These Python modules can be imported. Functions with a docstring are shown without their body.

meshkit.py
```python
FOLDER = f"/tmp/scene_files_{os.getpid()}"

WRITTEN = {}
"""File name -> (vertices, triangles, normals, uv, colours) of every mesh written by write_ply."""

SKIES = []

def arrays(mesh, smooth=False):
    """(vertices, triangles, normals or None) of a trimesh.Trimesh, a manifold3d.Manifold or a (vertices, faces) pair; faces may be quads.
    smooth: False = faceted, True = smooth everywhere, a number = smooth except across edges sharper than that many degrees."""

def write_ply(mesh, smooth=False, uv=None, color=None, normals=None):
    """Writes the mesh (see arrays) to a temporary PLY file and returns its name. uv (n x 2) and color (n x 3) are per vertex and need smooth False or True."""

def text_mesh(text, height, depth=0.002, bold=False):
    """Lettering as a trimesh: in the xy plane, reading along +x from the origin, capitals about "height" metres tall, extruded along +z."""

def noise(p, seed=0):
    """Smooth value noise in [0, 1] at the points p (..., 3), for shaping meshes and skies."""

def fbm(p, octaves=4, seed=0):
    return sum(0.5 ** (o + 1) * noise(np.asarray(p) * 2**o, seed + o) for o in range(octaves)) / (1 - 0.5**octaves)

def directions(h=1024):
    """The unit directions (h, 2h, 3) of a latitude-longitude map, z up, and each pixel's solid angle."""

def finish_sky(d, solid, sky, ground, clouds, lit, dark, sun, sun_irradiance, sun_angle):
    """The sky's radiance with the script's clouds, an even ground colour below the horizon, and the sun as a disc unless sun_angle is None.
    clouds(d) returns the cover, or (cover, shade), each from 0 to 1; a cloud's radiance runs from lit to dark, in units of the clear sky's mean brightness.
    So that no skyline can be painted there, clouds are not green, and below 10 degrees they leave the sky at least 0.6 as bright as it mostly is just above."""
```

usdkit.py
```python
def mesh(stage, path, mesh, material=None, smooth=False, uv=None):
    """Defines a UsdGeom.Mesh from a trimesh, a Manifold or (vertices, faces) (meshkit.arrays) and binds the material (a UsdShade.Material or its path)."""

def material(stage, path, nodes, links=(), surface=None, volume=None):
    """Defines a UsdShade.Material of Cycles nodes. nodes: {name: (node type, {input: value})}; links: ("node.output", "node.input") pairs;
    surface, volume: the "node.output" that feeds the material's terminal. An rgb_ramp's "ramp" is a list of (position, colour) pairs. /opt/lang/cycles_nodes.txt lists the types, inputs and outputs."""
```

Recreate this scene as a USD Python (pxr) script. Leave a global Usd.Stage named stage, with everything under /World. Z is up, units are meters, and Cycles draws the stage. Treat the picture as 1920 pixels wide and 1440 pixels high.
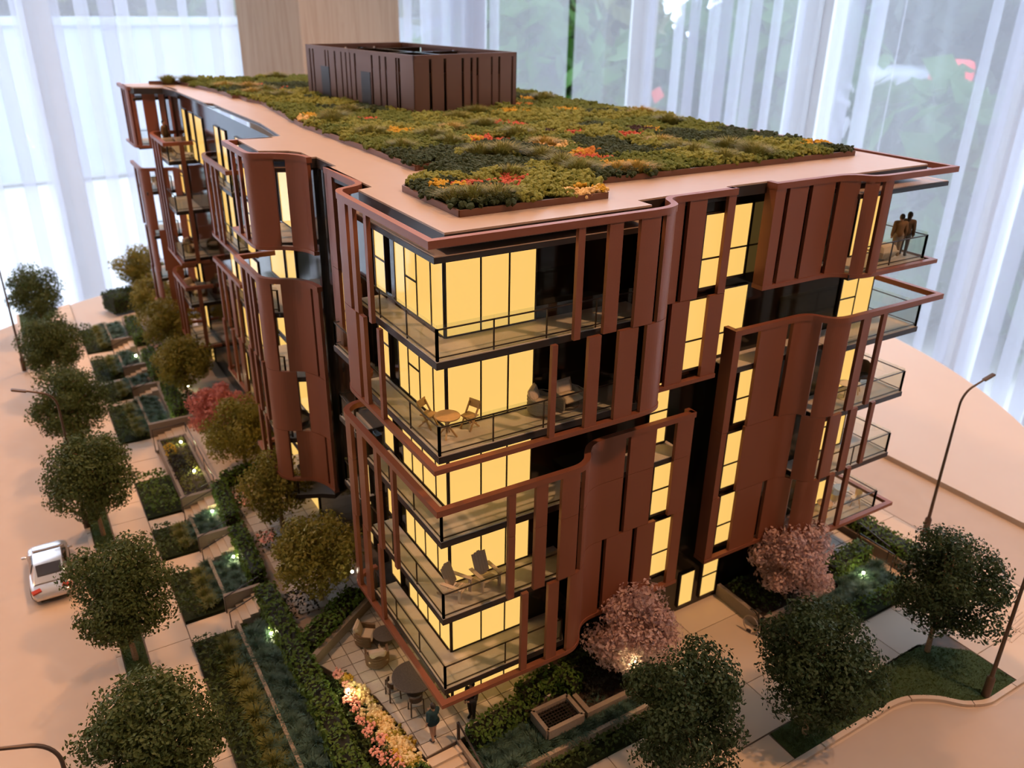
import math, random
import numpy as np, trimesh, manifold3d, usdkit, meshkit
from pxr import Gf, Sdf, Usd, UsdGeom, UsdLux, UsdShade, Vt

stage = Usd.Stage.CreateInMemory()
UsdGeom.SetStageUpAxis(stage, 'Z'); UsdGeom.SetStageMetersPerUnit(stage, 1.0)
stage.SetDefaultPrim(UsdGeom.Xform.Define(stage, '/World').GetPrim())
S = 0.02                      # the model is 1:50; most numbers below are full-size metres of the modelled building
# ---------------------------------------------------------------- camera, sky, sun, ceiling lamps, exposure
EXPOSURE = 0.0
SKY = ((0.72, 0.80, 1.0), 1.6)
SUN = ((1.0, 0.93, 0.80), 20.0, (-0.42, -0.50, 0.76))
LAMPS = [((26, 66, 93), 1900.0), ((-44, 30, 93), 1350.0), ((30, -40, 93), 1800.0)]   # warm ceiling spots (position, brightness)
LAMPC = (1.0, 0.52, 0.25)
cam = UsdGeom.Camera.Define(stage, '/World/camera')
cam.CreateHorizontalApertureAttr(36.0); cam.CreateFocalLengthAttr(36.0 * 1555.42 / 1920)
cam.CreateClippingRangeAttr((0.01, 200.0)); cam.CreateFStopAttr(14.0); cam.CreateFocusDistanceAttr(0.49); cam.CreateExposureAttr(EXPOSURE)
CAM = np.array([-9.49721318, -19.54347063, 24.79324931])
def _cam():
    y, p, r = math.radians(58.37833295), math.radians(24.96692748), math.radians(0.97905)
    fw = np.array([math.cos(y)*math.cos(p), math.sin(y)*math.cos(p), -math.sin(p)])
    ri = np.array([math.sin(y), -math.cos(y), 0]); up = np.cross(ri, fw)
    r2 = math.cos(r)*ri + math.sin(r)*up; u2 = -math.sin(r)*ri + math.cos(r)*up
    m = np.eye(4); m[0, :3] = r2; m[1, :3] = u2; m[2, :3] = -fw; m[3, :3] = CAM * S
    cam.AddTransformOp().Set(Gf.Matrix4d(m.tolist()))
_cam()
dome = UsdLux.DomeLight.Define(stage, '/World/sky'); dome.CreateColorAttr(Gf.Vec3f(*SKY[0])); dome.CreateIntensityAttr(SKY[1])
def aim(prim, d, pos=(0, 0, 0)):
    d = np.array(d, float) / np.linalg.norm(d); a = np.array([0, 0, 1.0]) if abs(d[2]) < .98 else np.array([0, 1.0, 0])
    x = np.cross(a, d); x /= np.linalg.norm(x); y = np.cross(d, x); m = np.eye(4); m[0, :3] = x; m[1, :3] = y; m[2, :3] = d; m[3, :3] = pos
    UsdGeom.Xformable(prim).AddTransformOp().Set(Gf.Matrix4d(m.tolist()))
sun = UsdLux.DistantLight.Define(stage, '/World/sun'); sun.CreateColorAttr(Gf.Vec3f(*SUN[0])); sun.CreateIntensityAttr(SUN[1]); sun.CreateAngleAttr(0.6); aim(sun, SUN[2])
for i, (p, e) in enumerate(LAMPS):
    l = UsdLux.SphereLight.Define(stage, '/World/ceiling_spot_light_%03d' % i); l.CreateRadiusAttr(0.035); l.CreateColorAttr(Gf.Vec3f(*LAMPC)); l.CreateIntensityAttr(e)
    UsdLux.ShapingAPI.Apply(l.GetPrim()).CreateShapingConeAngleAttr(34.0); UsdLux.ShapingAPI(l.GetPrim()).CreateShapingConeSoftnessAttr(.5)
    aim(l, np.array(p) - np.array([6.0, 14.0, 4.0]), np.array(p) * S)

# ---------------------------------------------------------------- helpers
_count = {}
def numbered(parent, name):
    k = (parent, name); n = _count.get(k, 0); _count[k] = n + 1
    return f'{parent}/{name}' if n == 0 else f'{parent}/{name}_{n:03d}'
class MB:
    """collects vertices and triangles (full-size metres)"""
    def __init__(s): s.v, s.f, s.n = [], [], 0
    def add(s, v, f):
        v = np.asarray(v, float); f = np.asarray(f, int)
        if f.shape[1] == 4: f = np.vstack([f[:, [0, 1, 2]], f[:, [0, 2, 3]]])
        s.v.append(v); s.f.append(f + s.n); s.n += len(v); return s
    def tm(s, m, M=None):
        v = np.asarray(m.vertices)
        if M is not None: v = v @ M[:3, :3].T + M[:3, 3]
        return s.add(v, m.faces)
    def box(s, x0, x1, y0, y1, z0, z1):
        v = [(x, y, z) for z in (z0, z1) for x, y in ((x0, y0), (x1, y0), (x1, y1), (x0, y1))]
        return s.add(v, [(3, 2, 1, 0), (4, 5, 6, 7), (0, 1, 5, 4), (1, 2, 6, 5), (2, 3, 7, 6), (3, 0, 4, 7)])
    def obox(s, c, h, rz=0, rx=0, ry=0):
        m = trimesh.transformations.euler_matrix(rx, ry, rz); b = MB().box(-h[0], h[0], -h[1], h[1], -h[2], h[2])
        return s.add(b.v[0] @ m[:3, :3].T + np.array(c), b.f[0])
    def bar(s, a, b, w, h=None):
        """square bar from a to b"""
        a, b = np.array(a, float), np.array(b, float); d = b - a; L = np.linalg.norm(d); d /= L; h = h or w
        u = np.array([0, 0, 1.0]) if abs(d[2]) < .9 else np.array([0, 1.0, 0]); x = np.cross(u, d); x /= np.linalg.norm(x); u = np.cross(d, x)
        v = [p + sx*x*w/2 + su*u*h/2 for p in (a, b) for sx, su in ((-1, -1), (1, -1), (1, 1), (-1, 1))]
        return s.add(v, [(3, 2, 1, 0), (4, 5, 6, 7), (0, 1, 5, 4), (1, 2, 6, 5), (2, 3, 7, 6), (3, 0, 4, 7)])
    def prism(s, poly, z0, z1):
        import shapely
        m = trimesh.creation.extrude_polygon(shapely.Polygon(poly), z1 - z0, engine='earcut'); return s.add(m.vertices + [0, 0, z0], m.faces)
    def wall(s, P, z0, z1, t, inset=0.0):
        """thin wall along the open plan polyline P; outside is on the right of travel"""
        P = np.asarray(P, float); e = np.diff(P, axis=0); e /= np.maximum(np.linalg.norm(e, axis=1, keepdims=True), 1e-9)
        nr = np.stack([-e[:, 1], e[:, 0]], 1); vn = np.vstack([nr[:1], nr[:-1] + nr[1:], nr[-1:]])
        vn[1:-1] /= np.maximum(1 + (nr[:-1]*nr[1:]).sum(1, keepdims=True), .35)
        o, i = P + vn*inset, P + vn*(inset + t); m = len(P)
        v = np.vstack([np.c_[o, np.full(m, z0)], np.c_[o, np.full(m, z1)], np.c_[i, np.full(m, z0)], np.c_[i, np.full(m, z1)]])
        f = []
        for k in range(m - 1):
            a, b = k, k + 1
            f += [(a, b, m+b, m+a), (2*m+b, 2*m+a, 3*m+a, 3*m+b), (m+a, m+b, 3*m+b, 3*m+a), (b, a, 2*m+a, 2*m+b)]
        f += [(0, m, 3*m, 2*m), (m-1, 3*m-1, 4*m-1, 2*m-1)]
        return s.add(v, f)
    def tube(s, P, r, n=6, cap=True):
        P = np.asarray(P, float); m = len(P); r = np.broadcast_to(r, m); t = np.gradient(P, axis=0); t /= np.maximum(np.linalg.norm(t, axis=1, keepdims=True), 1e-9)
        u = np.array([0, 0, 1.0]) if abs(t[0][2]) < .9 else np.array([1.0, 0, 0]); v = []
        for k in range(m):
            x = np.cross(u, t[k]); x /= max(np.linalg.norm(x), 1e-9); u = np.cross(t[k], x)
            for j in range(n): a = 2*math.pi*j/n; v.append(P[k] + r[k]*(math.cos(a)*x + math.sin(a)*u))
        f = [(k*n+j, k*n+(j+1) % n, (k+1)*n+(j+1) % n, (k+1)*n+j) for k in range(m-1) for j in range(n)]; f = np.array(f); f = np.vstack([f[:, [0, 1, 2]], f[:, [0, 2, 3]]])
        if cap: f = np.vstack([f, [(0, j+1, j) for j in range(1, n-1)], [((m-1)*n, (m-1)*n+j, (m-1)*n+j+1) for j in range(1, n-1)]])
        return s.add(v, f)
    def lathe(s, prof, n=20, c=(0, 0, 0)):
        """prof: (r, z) from bottom to top"""
        prof = np.asarray(prof, float); m = len(prof); a = np.arange(n)*2*math.pi/n
        v = np.stack([prof[:, None, 0]*np.cos(a), prof[:, None, 0]*np.sin(a), np.repeat(prof[:, None, 1], n, 1)], -1).reshape(-1, 3) + np.array(c)
        return s.add(v, [(k*n+j, k*n+(j+1) % n, (k+1)*n+(j+1) % n, (k+1)*n+j) for k in range(m-1) for j in range(n)])
    def mv(s, M):
        s.v = [v @ M[:3, :3].T + M[:3, 3] for v in s.v]; return s
    def arr(s): return np.vstack(s.v), np.vstack(s.f)
def T(x=0, y=0, z=0, rz=0, sc=1.0):
    m = trimesh.transformations.rotation_matrix(rz, [0, 0, 1]); m[:3, :3] *= sc; m[:3, 3] = (x, y, z); return m
def setp(prim, label=None, cat=None, group=None, kind=None, category=None):
    cat = cat or category
    for k, v in (('label', label), ('category', cat), ('group', group), ('kind', kind)):
        if v: prim.SetCustomDataByKey(k, v)
    return prim
def obj(name, mb, mat, parent='/World', smooth=False, **kw):
    """ONE Mesh prim; returns its path. With smooth an angle in degrees."""
    path = numbered(parent, name); v, f = mb.arr() if isinstance(mb, MB) else mb
    p = usdkit.mesh(stage, path, (v * S, f), mat, smooth=smooth).GetPrim(); setp(p, **kw); return path
def thing(name, label, cat, loc=(0, 0, 0), rz=0, group=None, sc=1.0, parent='/World'):
    path = numbered(parent, name); x = UsdGeom.Xform.Define(stage, path)
    x.AddTranslateOp().Set(Gf.Vec3d(*(np.array(loc, float) * S))); x.AddRotateZOp().Set(math.degrees(rz)); x.AddScaleOp().Set(Gf.Vec3f(sc, sc, sc))
    setp(x.GetPrim(), label, cat, group); return path
def dup(src, label=None, loc=(0, 0, 0), rz=0, group=None, sc=1.0, cat=None):
    name = src.split('/')[-1]; name = name[:-4] if name[-3:].isdigit() else name; was = stage.GetPrimAtPath(src).GetCustomData()
    r = thing(name, label or was['label'], cat or was['category'], loc, rz, group or was.get('group'), sc); p = stage.GetPrimAtPath(r)
    p.GetReferences().AddInternalReference(src); p.SetInstanceable(True); return r
def place(src, loc, rz=0, sc=1.0, label=None, group=None):
    p = stage.GetPrimAtPath(src); o = UsdGeom.Xformable(p).GetOrderedXformOps()
    o[0].Set(Gf.Vec3d(*(np.array(loc, float) * S))); o[1].Set(math.degrees(rz)); o[2].Set(Gf.Vec3f(sc, sc, sc)); setp(p, label, None, group); return src
class Proto:
    """builds a thing the first time, copies it afterwards"""
    def __init__(s, build): s.build, s.src = build, None
    def __call__(s, label, loc, rz=0, sc=1.0, group=None):
        if s.src is None: s.src = s.build(label); return place(s.src, loc, rz, sc, label, group)
        return dup(s.src, label, loc, rz, group, sc)
def scatter(name, protos, mats, pos, idx, rot, sc, parent='/World', **kw):
    """PointInstancer: stuff nobody could count"""
    path = numbered(parent, name); pi = UsdGeom.PointInstancer.Define(stage, path); rel = []
    for k, (mb, mat) in enumerate(zip(protos, mats)):
        v, f = mb.arr() if isinstance(mb, MB) else mb
        q = f'{path}/prototype_{k:03d}'; usdkit.mesh(stage, q, (v * S, f), mat, smooth=False); rel.append(Sdf.Path(q))
    pi.CreatePrototypesRel().SetTargets(rel); n = len(pos)
    pi.CreatePositionsAttr(Vt.Vec3fArray.FromNumpy((np.asarray(pos) * S).astype(np.float32))); pi.CreateProtoIndicesAttr(Vt.IntArray.FromNumpy(np.asarray(idx, np.int32)))
    q = np.zeros((n, 4)); q[:, 0] = np.cos(np.asarray(rot)/2); q[:, 3] = np.sin(np.asarray(rot)/2)
    pi.CreateOrientationsAttr([Gf.Quath(float(a[0]), 0.0, 0.0, float(a[3])) for a in q]); pi.CreateScalesAttr(Vt.Vec3fArray.FromNumpy(np.repeat(np.asarray(sc)[:, None], 3, 1).astype(np.float32)))
    setp(pi.GetPrim(), kind='stuff', **kw); return path

# ---------------------------------------------------------------- materials
LEAF = 2.5
LOOKS = '/World/Looks'; UsdGeom.Scope.Define(stage, LOOKS)
def mat(name, nodes, links, surface='p.BSDF'): return usdkit.material(stage, f'{LOOKS}/{name}', nodes, links, surface=surface)
def plain(name, col, rough=.5, metal=0.0, spec=.5, noise=0.0, scale=200, bump=0.0, coat=0.0):
    n = {'p': ('principled_bsdf', dict(base_color=col, roughness=rough, metallic=metal, specular_ior_level=spec, coat_weight=coat))}; l = []
    if noise or bump:
        n['g'] = ('geometry', {}); n['t'] = ('noise_texture', dict(scale=scale, detail=4.0, roughness=.6)); l += [('g.position', 't.vector')]
    if noise:
        c = np.array(col); n['r'] = ('rgb_ramp', {'ramp': [(.25, tuple(c*(1-noise))), (.75, tuple(np.minimum(c*(1+noise), 1)))]}); l += [('t.fac', 'r.fac'), ('r.color', 'p.base_color')]
    if bump:
        n['b'] = ('bump', dict(strength=bump, distance=.0006)); l += [('t.fac', 'b.height'), ('b.normal', 'p.normal')]
    return mat(name, n, l)
def leafy(name, cols, trans=.25, rough=.55):
    if name.startswith(('leaf', 'roof', 'sedum', 'fescue')): cols = [tuple(np.minimum(np.array(c)*LEAF, .85)) for c in cols]
    """leaves: every small island takes its own tone"""
    n = {'g': ('geometry', {}), 'r': ('rgb_ramp', {'ramp': list(zip(np.linspace(0, 1, len(cols)), cols))}), 'p': ('principled_bsdf', dict(roughness=rough, specular_ior_level=.25)), 't': ('translucent_bsdf', {}), 'm': ('mix_closure', dict(fac=trans))}
    return mat(name, n, [('g.random_per_island', 'r.fac'), ('r.color', 'p.base_color'), ('r.color', 't.color'), ('p.BSDF', 'm.closure1'), ('t.BSDF', 'm.closure2')], 'm.closure')
def glow(name, col, strength, rough=.15):
    return mat(name, {'p': ('principled_bsdf', dict(base_color=(.05, .04, .02), roughness=rough, emission_color=col, emission_strength=strength))}, [])
def pane(name, tint, base=.05, rough=.0):
    n = {'t': ('transparent_bsdf', dict(color=tint)), 'g': ('glossy_bsdf', dict(color=(1, 1, 1), roughness=rough)), 'm': ('mix_closure', dict(fac=base))}
    return mat(name, n, [('t.BSDF', 'm.closure1'), ('g.BSDF', 'm.closure2')], 'm.closure')
M = {}
M['copper'] = plain('copper', (.25, .082, .040), .42, .25, .45, .05, 900)
M['bronze'] = plain('bronze', (.17, .085, .055), .36, .55, .5)
M['black'] = plain('black_gloss', (.010, .008, .006), .07, 0, .6)
M['edge'] = plain('dark_edge', (.028, .020, .017), .4)
M['frame'] = plain('dark_frame', (.035, .022, .015), .4)
M['deck'] = plain('roof_deck', (.42, .31, .235), .38, 0, .4, .03, 60)
M['floor_pale'] = plain('balcony_floor', (.50, .44, .37), .55, 0, .4, .05, 300)
M['board'] = plain('table_board', (.56, .44, .33), .45, 0, .4, .015, 20)
M['road'] = plain('road', (.46, .355, .27), .6, 0, .3, .03, 30)
M['paving'] = [plain('paving_%d' % i, c, .6, 0, .3, .02, 60) for i, c in enumerate([(.60, .47, .345), (.575, .45, .33), (.62, .49, .36)])]
M['kerb'] = plain('kerb', (.55, .43, .32), .6, 0, .3, .03, 80)
M['tile'] = [plain('tile_%d' % i, c, .6, 0, .3, .06, 500) for i, c in enumerate([(.46, .40, .33), (.43, .375, .31), (.49, .43, .36)])]
M['joint'] = plain('joint', (.16, .12, .09), .8)
M['concrete'] = plain('concrete', (.27, .21, .155), .7, 0, .3, .08, 500, .3)
M['stone_edge'] = plain('stone_edge', (.32, .25, .18), .8, 0, .3, .25, 700, .5)
M['soil'] = plain('soil', (.035, .022, .015), .9, 0, .2, .4, 800, .8)
M['bedground'] = plain('bed_ground', (.020, .028, .010), .9, 0, .2, .4, 800, .8)
M['lit'] = glow('lit_window', (1.0, .60, .155), .98)
M['lit_dim'] = glow('lit_window_dim', (1.0, .62, .20), .66)
M['glass'] = pane('balcony_glass', (.93, .955, .93))
M['window_glass'] = pane('window_glass', (.93, .97, .97))
M['bulb'] = glow('garden_bulb', (1.0, .93, .50), 260.0)
M['bulb_small'] = glow('small_bulb', (1.0, .9, .7), 40.0)
M['bark'] = plain('bark', (.30, .19, .11), .8, 0, .2, .3, 900)
M['pole'] = plain('lamp_pole', (.10, .065, .045), .4, .5)
M['steel'] = plain('rack_steel', (.42, .34, .28), .35, .7)
M['lawn_base'] = plain('lawn_base', (.045, .075, .026), .9, 0, .2, .35, 900, .9)
M['wood'] = plain('oak', (.52, .32, .13), .5, 0, .3, .12, 300)
M['teak'] = plain('pale_timber', (.52, .41, .31), .55, 0, .3, .06, 400)
M['dark_wood'] = plain('dark_wood', (.045, .026, .017), .4)
M['wicker'] = plain('wicker', (.20, .125, .07), .7, 0, .3, .4, 2500, .8)
M['weave'] = plain('grey_weave', (.30, .27, .22), .7, 0, .3, .25, 2500, .8)
M['cushion'] = plain('cushion', (.58, .47, .35), .85, 0, .2, .04, 900)
M['granite'] = plain('granite', (.10, .085, .070), .4, 0, .4, .6, 2200)
M['cream'] = plain('cream_shell', (.72, .62, .42), .5)
M['white'] = plain('white_frame', (.78, .78, .78), .5)
M['skin'] = plain('skin', (.52, .30, .19), .6); M['skin_dark'] = plain('skin_tan', (.38, .20, .11), .6)
M['hair'] = plain('hair', (.020, .012, .008), .5); M['teal'] = plain('teal_cloth', (.022, .055, .065), .8, 0, .2, .2, 900)
M['suit'] = plain('dark_suit', (.018, .014, .013), .8); M['tan'] = plain('tan_cloth', (.17, .10, .045), .8); M['olive'] = plain('olive_cloth', (.085, .055, .030), .8); M['khaki'] = plain('khaki_cloth', (.26, .20, .14), .8); M['denim'] = plain('denim', (.035, .035, .045), .8); M['shoe'] = plain('shoe', (.012, .010, .010), .4)
M['car_paint'] = plain('car_paint', (.62, .57, .53), .16, .65, .6, coat=.6); M['car_glass'] = plain('car_glass', (.035, .026, .020), .05, 0, .8); M['tail'] = plain('tail_lamp', (.38, .035, .012), .2); M['tyre'] = plain('tyre', (.012, .012, .012), .7)
M['leaf_dark'] = leafy('leaf_dark', [(.028, .040, .012), (.055, .075, .020), (.085, .105, .028), (.115, .130, .038)])
M['leaf_deep'] = leafy('leaf_deep', [(.016, .028, .012), (.030, .048, .018), (.045, .065, .024), (.070, .085, .030)])
M['leaf_gold'] = leafy('leaf_gold', [(.10, .085, .015), (.17, .145, .022), (.23, .19, .030), (.28, .23, .045)])
M['leaf_olive'] = leafy('leaf_olive', [(.07, .072, .018), (.12, .115, .028), (.17, .15, .038), (.21, .18, .05)])
M['leaf_box'] = leafy('leaf_box', [(.035, .060, .010), (.075, .105, .016), (.115, .145, .022), (.15, .17, .030)])
M['leaf_shrub'] = leafy('leaf_shrub', [(.022, .034, .008), (.045, .062, .012), (.075, .092, .018), (.10, .115, .022)])
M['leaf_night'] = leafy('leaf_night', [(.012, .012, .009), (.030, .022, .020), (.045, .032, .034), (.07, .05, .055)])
M['blossom'] = leafy('blossom', [(.62, .42, .36), (.74, .56, .48), (.80, .66, .58), (.82, .72, .62)], .35)
M['blossom_pink'] = leafy('blossom_pink', [(.62, .22, .17), (.70, .30, .22), (.76, .38, .28), (.74, .42, .32)], .35)
M['fescue'] = leafy('fescue', [(.030, .055, .040), (.055, .090, .068), (.085, .125, .095), (.12, .165, .125)], .2)
M['tuft'] = leafy('roof_grass', [(.085, .085, .022), (.14, .13, .035), (.20, .175, .055), (.25, .21, .075)], .2)
M['tuft_gold'] = leafy('roof_grass_gold', [(.15, .11, .025), (.22, .155, .035), (.28, .20, .055), (.32, .24, .075)], .2)
for k, c in dict(mid=(.085, .112, .022), lime=(.15, .165, .034), dark=(.026, .042, .018), yellow=(.42, .26, .028), red=(.40, .085, .050), cream=(.56, .40, .18), plum=(.040, .022, .022), orange=(.40, .16, .03), pink=(.72, .30, .24), ivory=(.66, .50, .27), olive=(.24, .19, .03)).items():
    c = np.array(c); M['sedum_'+k] = leafy('sedum_'+k, [tuple(c*.55), tuple(c*.9), tuple(c*1.2), tuple(np.minimum(c*1.5, .85))], .12, .8)
def cloth_mat(name, tr, col, fac):
    n = {'t': ('transparent_bsdf', dict(color=tr)), 'd': ('diffuse_bsdf', dict(color=col)), 'l': ('translucent_bsdf', dict(color=col)), 'a': ('mix_closure', dict(fac=.62)), 'm': ('mix_closure', dict(fac=fac))}
    return mat(name, n, [('d.BSDF', 'a.closure1'), ('l.BSDF', 'a.closure2'), ('t.BSDF', 'm.closure1'), ('a.closure', 'm.closure2')], 'm.closure')
M['sheer'] = cloth_mat('sheer_curtain', (.96, .97, 1.0), (.86, .86, .90), .40)
def timber(name, c0, c1, vec_scale, rough=.5):
    n = {'g': ('geometry', {}), 'm': ('mapping', dict(scale=vec_scale)), 't': ('noise_texture', dict(scale=6.0, detail=6.0, roughness=.6, distortion=.6)), 'r': ('rgb_ramp', {'ramp': [(.3, c0), (.5, c1), (.7, c0)]}), 'p': ('principled_bsdf', dict(roughness=rough, specular_ior_level=.3))}
    return mat(name, n, [('g.position', 'm.vector'), ('m.vector', 't.vector'), ('t.fac', 'r.fac'), ('r.color', 'p.base_color')])
M['larch'] = timber('larch_column', (.46, .29, .17), (.56, .38, .24), (9, 9, .5))
M['plaster'] = plain('plaster', (.72, .66, .58), .8); M['ceiling'] = plain('ceiling_paint', (.78, .74, .68), .9); M['floor'] = timber('room_floor', (.30, .22, .15), (.36, .27, .19), (2, .3, 2))
M['rngfloor'] = plain('garden_paving', (.72, .68, .62), .8, 0, .2, .08, 3)
M['gwall'] = plain('garden_wall', (.42, .46, .50), .8, 0, .2, .05, 3)
M['out_leaf'] = leafy('garden_leaf', [(.05, .14, .015), (.10, .26, .02), (.20, .38, .03), (.34, .48, .05)], .35)
M['out_leaf2'] = leafy('garden_leaf_yellow', [(.12, .14, .02), (.24, .24, .04), (.36, .34, .07), (.45, .40, .12)], .35)
M['out_red'] = leafy('garden_flower', [(.55, .06, .03), (.65, .10, .05), (.70, .18, .06)], .3)
M['out_dark'] = leafy('garden_dark_leaf', [(.02, .035, .015), (.04, .06, .025), (.07, .09, .04)], .2)
M['red_paint'] = plain('red_paint', (.60, .035, .025), .5); M['blue_paint'] = plain('blue_paint', (.10, .34, .68), .5); M['grey_paint'] = plain('grey_paint', (.30, .32, .34), .6)

# ---------------------------------------------------------------- the room
def struct(name, mb, m, **kw): return obj(name, mb, m, kind='structure', **kw)
FZ = -38.0; CZ = 96.0
struct('floor', MB().box(-90, 100, -120, 100, FZ - 4, FZ), M['floor'])
struct('ceiling', MB().box(-90, 100, -120, 100, CZ, CZ + 4), M['ceiling'])
struct('wall_left', MB().box(-90, -84, -120, 98, FZ, CZ), M['plaster'])
struct('wall_back', MB().box(-90, 100, -126, -120, FZ, CZ), M['plaster'])
struct('wall_right', MB().box(94, 100, -120, -30, FZ, CZ), M['plaster'])
# ---------------------------------------------------------------- the apartment building (z = 0 is the paving, x runs along the right facade, y along the left one)
B = thing('apartment_building', 'large illuminated scale model of an apartment block with copper screens and a planted roof', 'building')
def part(name, mb, m, parent=B, **kw): return obj(name, mb, m, parent, **kw)
LV = dict(A=15.1, B=12.0, C=8.9, D=5.8, E=2.7)      # undersides of the floor slabs
core = MB()
core.box(1.12, 21.6, 1.6, 44.0, .0, 19.0)
core.box(1.6, 2.0, 10.25, 12.45, 0, 18.9)
core.box(8.85, 11.5, .82, 1.6, 12.25, 18.95); core.box(6.3, 10.7, .82, 1.6, 3.15, 9.12)          # bays behind the copper panels
core.box(13.62, 17.0, .82, 1.6, 15.3, 18.95); core.box(12.5, 16.0, .82, 1.6, 3.5, 12.2)
core.box(1.0, 1.2, 7.3, 10.2, 12.2, 18.9); core.box(1.0, 1.2, 7.6, 10.2, 3, 9.1)
core.box(1.3, 1.9, 30.1, 32.2, 0, 19.02)                                                       # dark pier
core.box(.95, 1.2, 12.5, 14.0, 3.9, 18.9)
part('core_wall', core, M['black'])
rf = [(.28, -.1), (7.41, -.1), (7.41, .6), (8.8, .68), (11.5, .68), (11.5, .9), (13.65, .9), (13.65, .62), (17.0, .6), (17.6, .45), (21.9, .42), (21.9, 44.9), (-1.25, 44.9), (-1.25, 43.0), (-.9, 42.3), (.75, 41.5), (1.1, 39.5), (1.3, 32.0), (1.65, 31.4), (1.65, 29), (1.8, 22.5), (1.46, 18.1), (-.5, 17.8), (-.5, 14.7), (.55, 14.2), (.9, 13.6), (.9, 12.4), (1.1, 12.4), (1.1, 10.2), (.68, 10.2), (.84, 7.35), (.84, 6.2), (.28, 6.0)]
part('roof_fascia', MB().prism(rf, 18.68, 19.04), M['edge'])
part('roof_deck', MB().prism(rf, 19.04, 19.10), M['deck'])
# floor slabs: dark edge with a pale floor on top
CO = [(0, 0), (8.3, 0), (8.3, 1.7), (1.0, 1.7), (1.0, 6.6), (0, 6.6)]
def slab(poly, z, name='floor_slab', m='floor_pale', t=.25):
    import shapely
    p = part(name, MB().prism(poly, z, z + t - .03), M['edge'])
    q = shapely.Polygon(poly).buffer(-.02, join_style=2)
    obj('floor_finish', MB().prism(list(q.exterior.coords)[:-1], z + t - .03, z + t), M[m], p)
slab([(0, 0), (7.6, 0), (8.1, .9), (8.1, 1.7), (1.0, 1.7), (1.0, 6.3), (0, 6.3)], 18.24, 'canopy', 'deck', .2)
slab([(17.5, .0), (22.9, .0), (22.9, 4.5), (17.5, 4.5)], 18.24, 'canopy', 'deck', .2)
slab([(-.85, 15.0), (-.4, 14.65), (.6, 14.2), (1.4, 13.6), (1.4, 17.6), (-.85, 17.6)], 18.24, 'canopy', 'deck', .2)
slab([(1.25, 34.4), (3.0, 34.4), (3.0, 38.3), (1.3, 38.3)], 18.24, 'canopy', 'deck', .2)
slab([(1.2, 24.5), (1.95, 24.5), (1.95, 29.6), (1.2, 29.6)], 18.24, 'canopy', 'deck', .2)
slab([(-1.0, 42.5), (1.4, 42.5), (1.4, 45.5), (-1.0, 45.5)], 18.24, 'canopy', 'deck', .2)
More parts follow.
